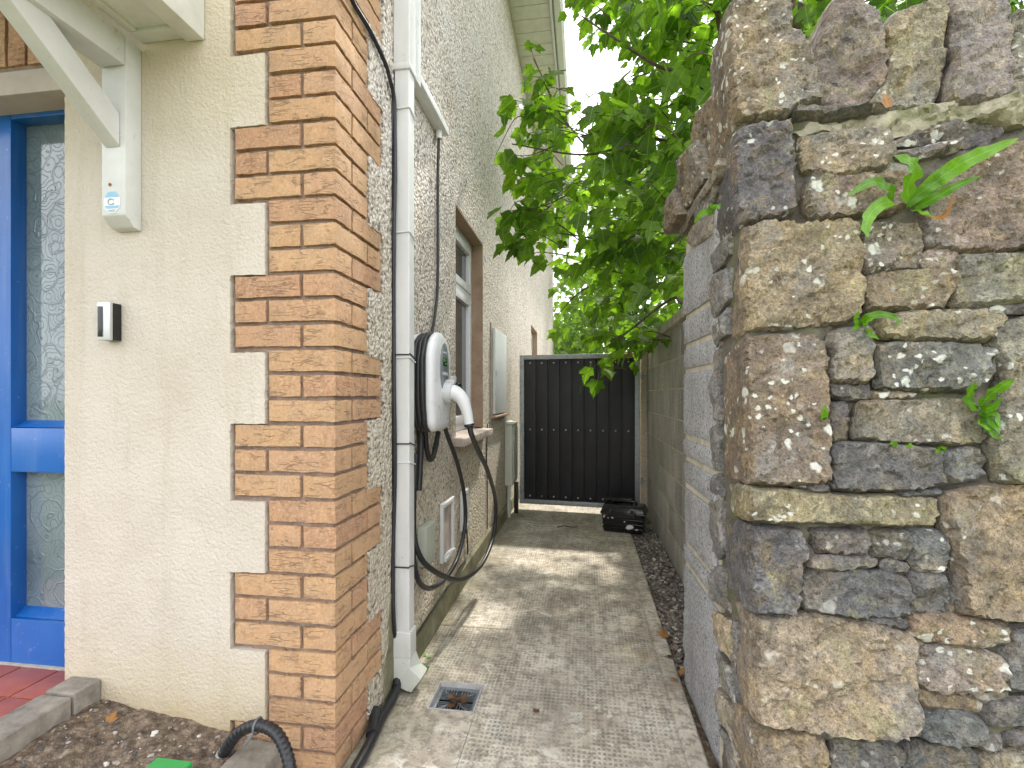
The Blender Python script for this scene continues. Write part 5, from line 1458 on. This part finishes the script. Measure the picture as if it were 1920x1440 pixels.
def leaf_data(name, items, mat):
    """items: (leaf variant, matrix); one mesh"""
    V = []; UV = []; Fc = []
    for g, m in items:
        v, uv, f = LEAF[g]; k = len(V)
        V += [tuple(m @ p) for p in v]; UV += uv
        Fc += [tuple(i + k for i in q) for q in f]
    me = bpy.data.meshes.new(name)
    me.from_pydata(V, [], Fc); me.update()
    ul = me.uv_layers.new(name='UVMap')
    for lo in me.loops: ul.data[lo.index].uv = UV[lo.vertex_index]
    me.materials.append(mat); me.shade_smooth()
    return me
LEAF_ME = [leaf_data('leaf', [(i, Matrix.Identity(4))], M['leaf']) for i in range(len(LEAF))]

def leaf_matrix(pos, out, size, rnd, up_bias=0.85):
    """blade hangs outwards from its stalk, upper side mostly to the sky"""
    d = Vector(out) + Vector((rnd.uniform(-0.6, 0.6), rnd.uniform(-0.6, 0.6), rnd.uniform(-1.1, -0.1)))
    d.normalize()
    up = Vector((rnd.uniform(-0.55, 0.55), rnd.uniform(-0.25, 0.75), up_bias))
    x = d.cross(up).normalized(); n = x.cross(d).normalized()
    m = Matrix(((x.x, d.x, n.x, pos.x), (x.y, d.y, n.y, pos.y), (x.z, d.z, n.z, pos.z), (0, 0, 0, 1)))
    return m @ Matrix.Scale(size, 4)

rt = random.Random(21)
tree = thing('sycamore_tree', (1.75, 3.3, 0), 'leafy sycamore overhanging the path from behind the stone wall', 'tree')
trunk_pts = [(1.75, 3.3, -0.1), (1.72, 3.32, 1.0), (1.62, 3.35, 2.2), (1.5, 3.5, 3.4), (1.45, 3.6, 5.0), (1.5, 3.7, 7.0)]
MB().tube(smooth_path(trunk_pts, 6), [0.16 - 0.135 * i / 30 for i in range(31)], 12).build('trunk', M['bark'], tree, smooth=True)
def limb(pts, r0, r1, seg=7, n=6):
    p = smooth_path(pts, n)
    MB().tube(p, [r0 + (r1 - r0) * i / (len(p) - 1) for i in range(len(p))], seg).build('limb', M['bark'], tree, smooth=True)
hubs = []
def P3(px, py, Y): return on_y(px, py, Y)
LIMBS = [
 [(1.60, 3.36, 2.3), P3(1330, 420, 3.3), P3(1230, 470, 3.3), P3(1130, 450, 3.4), P3(1000, 430, 3.5)],
 [(1.62, 3.36, 2.2), P3(1310, 560, 3.2), P3(1260, 560, 3.2), P3(1180, 620, 3.4), P3(1130, 655, 3.5)],
 [(1.55, 3.42, 2.9), P3(1340, 300, 3.1), P3(1230, 260, 3.1), P3(1100, 290, 3.2), P3(960, 270, 3.3)],
 [(1.5, 3.5, 3.3), P3(1340, 120, 3.0), P3(1250, 130, 3.0), P3(1150, 70, 3.0), P3(1090, 30, 3.0)],
 [(1.55, 3.4, 2.8), P3(1300, 230, 3.6), P3(1180, 330, 3.8), P3(1070, 240, 3.9), P3(1000, 110, 3.9)],
 [(1.6, 3.36, 2.4), P3(1300, 480, 3.9), P3(1200, 520, 4.1), P3(1100, 540, 4.3), P3(1045, 590, 4.5)],
 [(1.72, 3.31, 1.3), P3(1560, 160, 2.6), P3(1500, 70, 2.6), P3(1480, -60, 2.6)],
 [(1.72, 3.31, 1.4), P3(1400, 200, 2.7), P3(1352, 60, 2.7), P3(1338, -60, 2.7)],
 [(1.70, 3.31, 1.5), P3(1700, 120, 2.6), P3(1740, 0, 2.6), P3(1760, -80, 2.6)],
]
for i, lb in enumerate(LIMBS):
    limb(lb, 0.016 if i < 6 else 0.02, 0.004 if i < 6 else 0.012)
leaves = []          # (variant, matrix, position, size)
twigs = MB()
MASK = [(1062,-60),(1370,-60),(1372,160),(1320,260),(1290,300),(1272,470),(1280,570),(1230,640),(1195,680),(1150,690),(1110,655),(1040,645),(1036,600),(1045,500),(965,470),(942,430),(925,330),(912,215),(955,205),(985,130),(1000,150),(1020,200),(1070,215),(1128,205),(1112,130),(1078,70)]
def add_twig(tip, hub, n, smin, smax, sp=0.075):
    mid = hub.lerp(tip, 0.55) + Vector((rt.uniform(-.05, .05), rt.uniform(-.08, .08), rt.uniform(0.0, 0.12)))
    pts = smooth_path([hub, mid, tip], 5)
    dirn = (tip - mid).normalized()
    side = dirn.cross(Vector((0, 0, 1))).normalized()
    got = 0
    for k in range(n):
        t = 1.0 - k / max(n, 1) * rt.uniform(0.75, 0.95)
        p = hub.lerp(mid, t * 2) if t < 0.5 else mid.lerp(tip, t * 2 - 1)
        s = (1 if k % 2 else -1)
        out = side * s * 0.8 + dirn * (0.9 if k < 2 else 0.3)
        q = p + out.normalized() * rt.uniform(0.03, 0.07) + Vector((0, 0, rt.uniform(-0.03, 0.03)))
        size = rt.uniform(smin, smax)
        if q.x - size * 0.5 < XL + 0.12: continue
        leaves.append((rt.randrange(len(LEAF)), leaf_matrix(q, out.normalized(), size, rt), q, size))
        got += 1
    if got > 1: twigs.tube(pts, [0.0045 - 0.0028 * i / (len(pts) - 1) for i in range(len(pts))], 5, caps=False)
n_t = 0
while n_t < 310:
    px, py = rt.uniform(900, 1375), rt.uniform(-60, 695)
    if not inside(MASK, px, py): continue
    if px < 1050 and rt.random() < 0.10: continue
    if py > 540 and rt.random() < 0.45: continue
    if noise.noise(Vector((px * 0.013, py * 0.013, 3.3))) < -0.28: continue
    Y = rt.uniform(2.5, 4.6) if py < 430 else rt.uniform(2.9, 4.7)
    if px < 1010: Y = rt.uniform(3.0, 3.9)
    if py > 560: Y = rt.uniform(3.4, 4.6)
    tip = P3(px, py, Y)
    if tip.x < XL + 0.22: continue
    hub = tip + Vector((rt.uniform(0.18, 0.42), rt.uniform(-0.1, 0.2), rt.uniform(-0.08, 0.2)))
    add_twig(tip, hub, rt.choice((5, 6, 7, 8)), 0.07, 0.145)
    n_t += 1
# the spray that hangs over the gate, the sprig against the soffit, leaves over the copes
for px, py, Y, n in ((1122, 712, 3.7, 4), (1140, 680, 3.75, 4), (1100, 700, 3.8, 2),  (922, 232, 3.2, 4), (930, 290, 3.2, 4), (945, 420, 3.3, 4), (975, 470, 3.4, 3),
                      (1525, 90, 2.3, 5), (1540, 50, 2.4, 5), (1650, 30, 2.4, 5), (1690, 8, 2.4, 4), (1580, 6, 2.4, 4), (1915, 8, 2.3, 3), (1500, 20, 2.5, 5), (1440, -10, 2.5, 5), (1390, -20, 2.5, 5)):
    tip = P3(px, py, Y)
    add_twig(tip, tip + Vector((rt.uniform(0.15, 0.35), rt.uniform(-0.02, 0.1), rt.uniform(0.05, 0.28))), n, 0.10, 0.15)
sprig = [P3(1062, 235, 3.55), P3(1034, 185, 3.55), P3(1010, 130, 3.55), P3(992, 84, 3.55)]
limb(sprig, 0.006, 0.002)
for k, (a_, b_) in enumerate(((0, 1), (0, 1), (1, 2), (1, 2), (1, 2), (2, 3), (2, 3), (2, 3), (2, 3))):
    q = sprig[a_].lerp(sprig[b_], rt.random()) + Vector((rt.uniform(-0.06, 0.06), 0, rt.uniform(-0.04, 0.04)))
    leaves.append((k % 9, leaf_matrix(q, Vector((rt.choice((-0.8, 0.8)), 0, 0.3)), rt.uniform(0.07, 0.11), rt), q, 0.09))
# dense backing foliage above the stone wall and deeper in the crown
for _ in range(75):
    px, py = rt.uniform(1100, 1420), rt.uniform(-150, 420)
    Y = rt.uniform(4.2, 6.5)
    if not inside(MASK, min(px, 1368), max(py, -50)): continue
    tip = P3(px, py, Y)
    add_twig(tip, tip + Vector((0.35, 0.1, 0.1)), 7, 0.08, 0.15)
for _ in range(150):
    px, py = rt.uniform(1380, 2000), rt.uniform(-160, 150)
    tip = P3(px, py, rt.uniform(2.5, 4.2))
    add_twig(tip, tip + Vector((0.2, 0.25, 0.15)), 5, 0.10, 0.16)
for _ in range(45):          # the crown above the frame
    tip = Vector((rt.gauss(2.0, 0.5), rt.gauss(3.7, 0.8), rt.uniform(3.7, 6.6)))
    if tip.x < -0.15: continue
    add_twig(tip, tip + Vector((0.25, 0.0, 0.05)), 6, 0.10, 0.17)
kind(mesh_obj('twig', twigs.v, twigs.f, M['bark'], tree, smooth=True), 'stuff')
def seen(p, s):
    d = p - O
    dep = d.dot(Vector((-ST, CT, 0)))
    lat = d.dot(Vector((CT, ST, 0)))
    px, py = 960 + F * lat / dep, 740 - F * d.z / dep
    if not (0 < px < 1920 and 0 < py < 1440): return 0
    if px > 1375 and py > 130: return 0
    return s / dep
leaves.sort(key=lambda q: -seen(q[2], q[3]))
for g_, m, p, s in leaves[:300]:
    o = link('leaf', LEAF_ME[g_], tree)
    o.matrix_basis = m
kind(link('crown', leaf_data('crown', [(g_, m) for g_, m, p, s in leaves[300:]], M['leaf']), tree), 'stuff')

# trees beyond the gate
def far_tree(name, base, h, rad, n, label, seed):
    r = random.Random(seed)
    t = thing(name, base, label, 'tree', 'trees beyond the gate')
    b = Vector(base)
    MB().tube(smooth_path([b + Vector((0, 0, -0.1)), b + Vector((0.1, 0, h * 0.3)), b + Vector((-0.05, 0.1, h * 0.6)), b + Vector((0.05, 0, h * 0.9))], 5), [0.16 - 0.14 * i / 15 for i in range(16)], 8).build('trunk', M['bark'], t, smooth=True)
    cl = [(b + Vector((r.uniform(-1, 1) * rad * 0.8, r.uniform(-1, 1) * rad * 0.8, r.uniform(0.12, 1.0) * h)), r.uniform(0.3, 0.6) * rad * 0.7) for _ in range(34)]
    it = []
    for _ in range(n):
        c, cr_ = r.choice(cl)
        q = c + Vector((r.gauss(0, 1), r.gauss(0, 1), r.gauss(0, 0.8))) * cr_ * 0.6
        it.append((r.randrange(len(LEAF)), leaf_matrix(q, Vector((r.uniform(-1, 1), r.uniform(-1, 1), -0.2)), r.uniform(0.10, 0.20), r, 0.5)))
    me = leaf_data('crown', it, M['leaf_far'])
    kind(link('crown', me, t), 'stuff')
far_tree('garden_tree', (0.75, 13.5, 0), 6.4, 1.7, 5200, 'dark green garden tree standing beyond the gate beside the house end', 5)
far_tree('garden_tree', (2.6, 12.0, 0), 7.2, 1.9, 4000, 'tall green garden tree behind the block wall, right of the gate', 6)
far_tree('garden_tree', (1.0, 18.0, 0), 7.5, 2.6, 4200, 'farthest garden tree, rising behind the other two beyond the gate', 8)

# ================================================================== ferns in the wall joints
def frond(path, width, mat, parent, seed, wavy=0.18):
    p = smooth_path(path, 6); n = len(p)
    view = FN
    V = []; Fc = []; UV = []
    for i, q in enumerate(p):
        t = i / (n - 1)
        tan = (p[min(i + 1, n - 1)] - p[max(i - 1, 0)]).normalized()
        s = tan.cross(view).normalized()
        wd = width * (math.sin(math.pi * min(1.0, 0.08 + 0.92 * t) ** 0.75) ** 0.6 if t < 1 else 0.02) * 0.5
        wd = max(wd, 0.0015)
        nrm = s.cross(tan)
        wv = math.sin(i * 1.15 + seed) * wavy * wd * 2
        for k, off in ((-1, wv), (0, -0.12 * wd), (1, -wv)):
            V.append(q + s * wd * k + nrm * off); UV.append((0.3 * k, t * 2))
    for i in range(n - 1):
        for k in range(2):
            a = i * 3 + k; Fc.append((a, a + 1, a + 4, a + 3))
    me = bpy.data.meshes.new('frond'); me.from_pydata([tuple(v) for v in V], [], Fc); me.update()
    ul = me.uv_layers.new(name='UVMap')
    for lo in me.loops: ul.data[lo.index].uv = UV[lo.vertex_index]
    me.materials.append(mat); me.shade_smooth()
    return link('frond', me, parent)
def fpt(px, py, out): return on_plane(px, py, FO + FN * out, FN)
def fern(name, label, fronds, strip):
    f0 = fronds[0]
    def c(x, y): return (1240 + x / SC, Y0[strip] + y / SC)
    root = fpt(*c(*f0[0][0]), 0.0)
    t = thing(name, root, label, 'fern', 'ferns growing in the stone wall')
    for i, (pts, wpx, outs, dead) in enumerate(fronds):
        pth_ = [fpt(*c(*q), o) for q, o in zip(pts, outs)]
        frond(pth_, wpx / SC / F * 1.38, M['dead'] if dead else M['fern'], t, i * 1.7)
    return t
o4 = (0.02, 0.06, 0.09, 0.11); o3 = (0.02, 0.05, 0.07)
fern('harts_tongue_fern', 'large strap-leaved green fern growing high in the stone wall', [
 ([(1315,1090),(1310,990),(1345,900),(1310,850),(1232,822)], 74, (0.02, 0.06, 0.10, 0.12, 0.12), 0),
 ([(1325,1080),(1450,960),(1600,860),(1730,800),(1890,732)], 78, (0.02, 0.06, 0.10, 0.12, 0.13), 0),
 ([(1340,1105),(1450,1045),(1560,985),(1690,930)], 46, o4, 0),
 ([(1255,1068),(1180,1072),(1110,1130),(1085,1200),(1092,1255)], 60, (0.02, 0.06, 0.09, 0.10, 0.10), 0),
 ([(1240,1060),(1200,990),(1110,965),(985,1036)], 56, o4, 0),
 ([(1300,1085),(1400,1000),(1500,930),(1590,850),(1610,820)], 60, (0.02, 0.05, 0.07, 0.08, 0.08), 0),
 ([(1350,1110),(1420,1145),(1500,1140),(1555,1030)], 26, o4, 1),
 ([(1330,1110),(1380,1120),(1440,1150)], 30, o3, 0)], 'A')
fern('harts_tongue_fern', 'small bright fern curling from the joint below the big square stone', [
 ([(1060,590),(1030,570),(1045,515)], 30, o3, 0), ([(1060,590),(1090,550),(1170,535),(1240,555),(1262,592)], 36, (0.02, 0.05, 0.07, 0.07, 0.07), 0),
 ([(1060,590),(1035,600),(1012,618)], 26, o3, 0), ([(1090,600),(1110,640),(1150,668)], 30, o3, 0), ([(1070,590),(1090,570),(1120,560)], 34, o3, 0)], 'B')
fern('polypody_fern', 'leafy green fern tuft at the right edge of the stone wall', [
 ([(1690,180),(1740,120),(1790,80),(1868,32)], 62, o4, 0), ([(1660,165),(1625,140),(1640,90),(1665,42)], 52, o4, 0),
 ([(1690,190),(1750,180),(1800,130)], 40, o3, 0), ([(1700,200),(1750,250),(1790,320)], 44, o3, 0), ([(1700,210),(1730,290),(1760,340)], 36, o3, 0),
 ([(1700,200),(1770,225),(1790,280)], 36, o3, 0), ([(1740,280),(1770,330),(1812,345)], 30, o3, 0), ([(1680,190),(1640,170),(1600,140)], 34, o3, 0), ([(1690,240),(1700,270),(1740,300)], 34, o3, 0)], 'C')
fern('wall_sprout', 'tiny green sprout in the joint beside the upright sliver stone', [([(868,255),(856,220),(872,165)], 26, o3, 0), ([(868,255),(878,230),(872,190)], 18, o3, 0)], 'C')
fern('wall_sprout', 'low green sprouts in the joint under the lichen-spotted stone', [([(1260,385),(1230,372),(1210,368)], 24, o3, 0), ([(1290,385),(1320,378),(1340,384)], 18, o3, 0), ([(1480,390),(1470,410),(1450,412)], 22, o3, 0), ([(1480,390),(1500,400),(1520,392)], 20, o3, 0)], 'C')
t_ = thing('wall_sprout', on_x(1330, 400, 0.39), 'small pointed green sprout under the cope stones on the path side', 'fern', 'ferns growing in the stone wall')
def lpt(px, py, o): return on_x(px, py, XP - o)
frond([lpt(1338, 400, 0.0), lpt(1325, 396, 0.03), lpt(1312, 404, 0.05), lpt(1301, 418, 0.06)], 0.020, M['fern'], t_, 0.3)
frond([lpt(1338, 400, 0.0), lpt(1336, 388, 0.02), lpt(1345, 383, 0.03), lpt(1349, 392, 0.03)], 0.022, M['fern'], t_, 1.3)

# ================================================================== dead leaves and litter
DEADLEAF = [leaf_data('dead_leaf', [(i, Matrix.Identity(4))], M['dead']) for i in range(4)]
BROWNLEAF = [leaf_data('dead_leaf', [(i, Matrix.Identity(4))], M['dead_brown']) for i in range(4)]
def dead(pos, size, rz, tilt, label, group=None, dark=False):
    o = link('dead_leaf', (BROWNLEAF if dark else DEADLEAF)[random.randrange(4)])
    o.location = pos; o.scale = (size,) * 3
    o.rotation_euler = (R(tilt), R(random.uniform(-20, 20)), R(rz))
    return tag(o, label, 'dead leaf', group)
o = link('dead_leaf', DEADLEAF[1]); o.scale = (0.030, 0.042, 0.03)
o.matrix_basis = Matrix.Translation(fpt(1666, 200, 0.07)) @ Matrix.Rotation(R(80), 4, 'X') @ Matrix.Rotation(R(8), 4, 'Z') @ Matrix.Diagonal((0.028, 0.045, 0.03, 1))
tag(o, 'single orange dead leaf caught on the cope stones', 'dead leaf')
s0 = on_z(150, 1358, 0.170)
dead(s0, 0.055, 70, 8, 'largest curled orange dead leaf on the soil bed')
s1 = on_z(205, 1354, 0.160)
dead(s1, 0.032, 20, 40, 'smaller orange dead leaf on the soil bed, right of the largest')
dead(on_z(138, 1368, 0.165), 0.035, 120, 5, 'flat orange dead leaf in front of the curled one on the soil bed')
GRAV = ['orange dead leaf in the gravel, second nearest to the gate', 'dark brown dead leaf in the gravel midway along the pier edge', 'orange dead leaf in the gravel touching the path edge', 'large orange dead leaf in the narrow end of the gravel by the pier', 'dark dead leaf in the gravel strip, nearest to the gate', 'small orange dead leaf at the very tip of the gravel strip']
for i, (px, py, s) in enumerate(((1252, 1196, 0.05), (1262, 1235, 0.04), (1246, 1180, 0.045), (1276, 1262, 0.05), (1226, 1120, 0.04), (1270, 1280, 0.035))):
    dead(on_z(px, py, 0.0) + Vector((0, 0, 0.012)), s, random.uniform(0, 360), random.uniform(0, 25), GRAV[i], 'dead leaves in the gravel strip', dark=i in (1, 4))
d_ = dead(on_z(1008, 1335, 0.008), 0.028, 40, 2, 'small dark dead leaf alone in the middle of the path', dark=True)
gl_ = thing('gully_litter', (gc_.x, gc_.y, -0.01), 'clump of brown dead leaves lying in the drain grate', 'leaf litter')
for i in range(9):
    o = link('leaf', BROWNLEAF[i % 4], gl_)
    o.location = (gc_.x + random.uniform(-0.028, 0.03), gc_.y + random.uniform(-0.04, 0.03), -0.010 + random.uniform(0, 0.008))
    o.scale = (random.uniform(0.02, 0.04),) * 3
    o.rotation_euler = (random.uniform(-0.4, 0.4), random.uniform(-0.4, 0.4), random.uniform(0, 6.28))
tw = on_z(1065, 988, 0.004)
tag(MB().tube(smooth_path([tw + Vector((-0.09, -0.02, 0.0)), tw + Vector((-0.03, 0.015, 0.004)), tw + Vector((0.04, 0.0, 0.0)), tw + Vector((0.08, 0.02, 0.003))], 4), 0.004, 6).build('fallen_twig', M['bark'], smooth=True), 'dark fallen twig on the path in front of the gate', 'twig')
wd = thing('path_weed', on_z(795, 1250, 0.0), 'small green weed at the foot of the downpipe', 'weed')
for i in range(6):
    b0 = on_z(797 + random.uniform(-5, 5), 1250 + random.uniform(-22, 12), 0.002)
    me = leaf_data('leaf', [(i % 9, Matrix.Identity(4))], M['fern'])
    o = link('leaf', me, wd); o.location = b0; o.scale = (0.02,) * 3; o.rotation_euler = (random.uniform(0.1, 0.8), 0, random.uniform(0, 6.28))
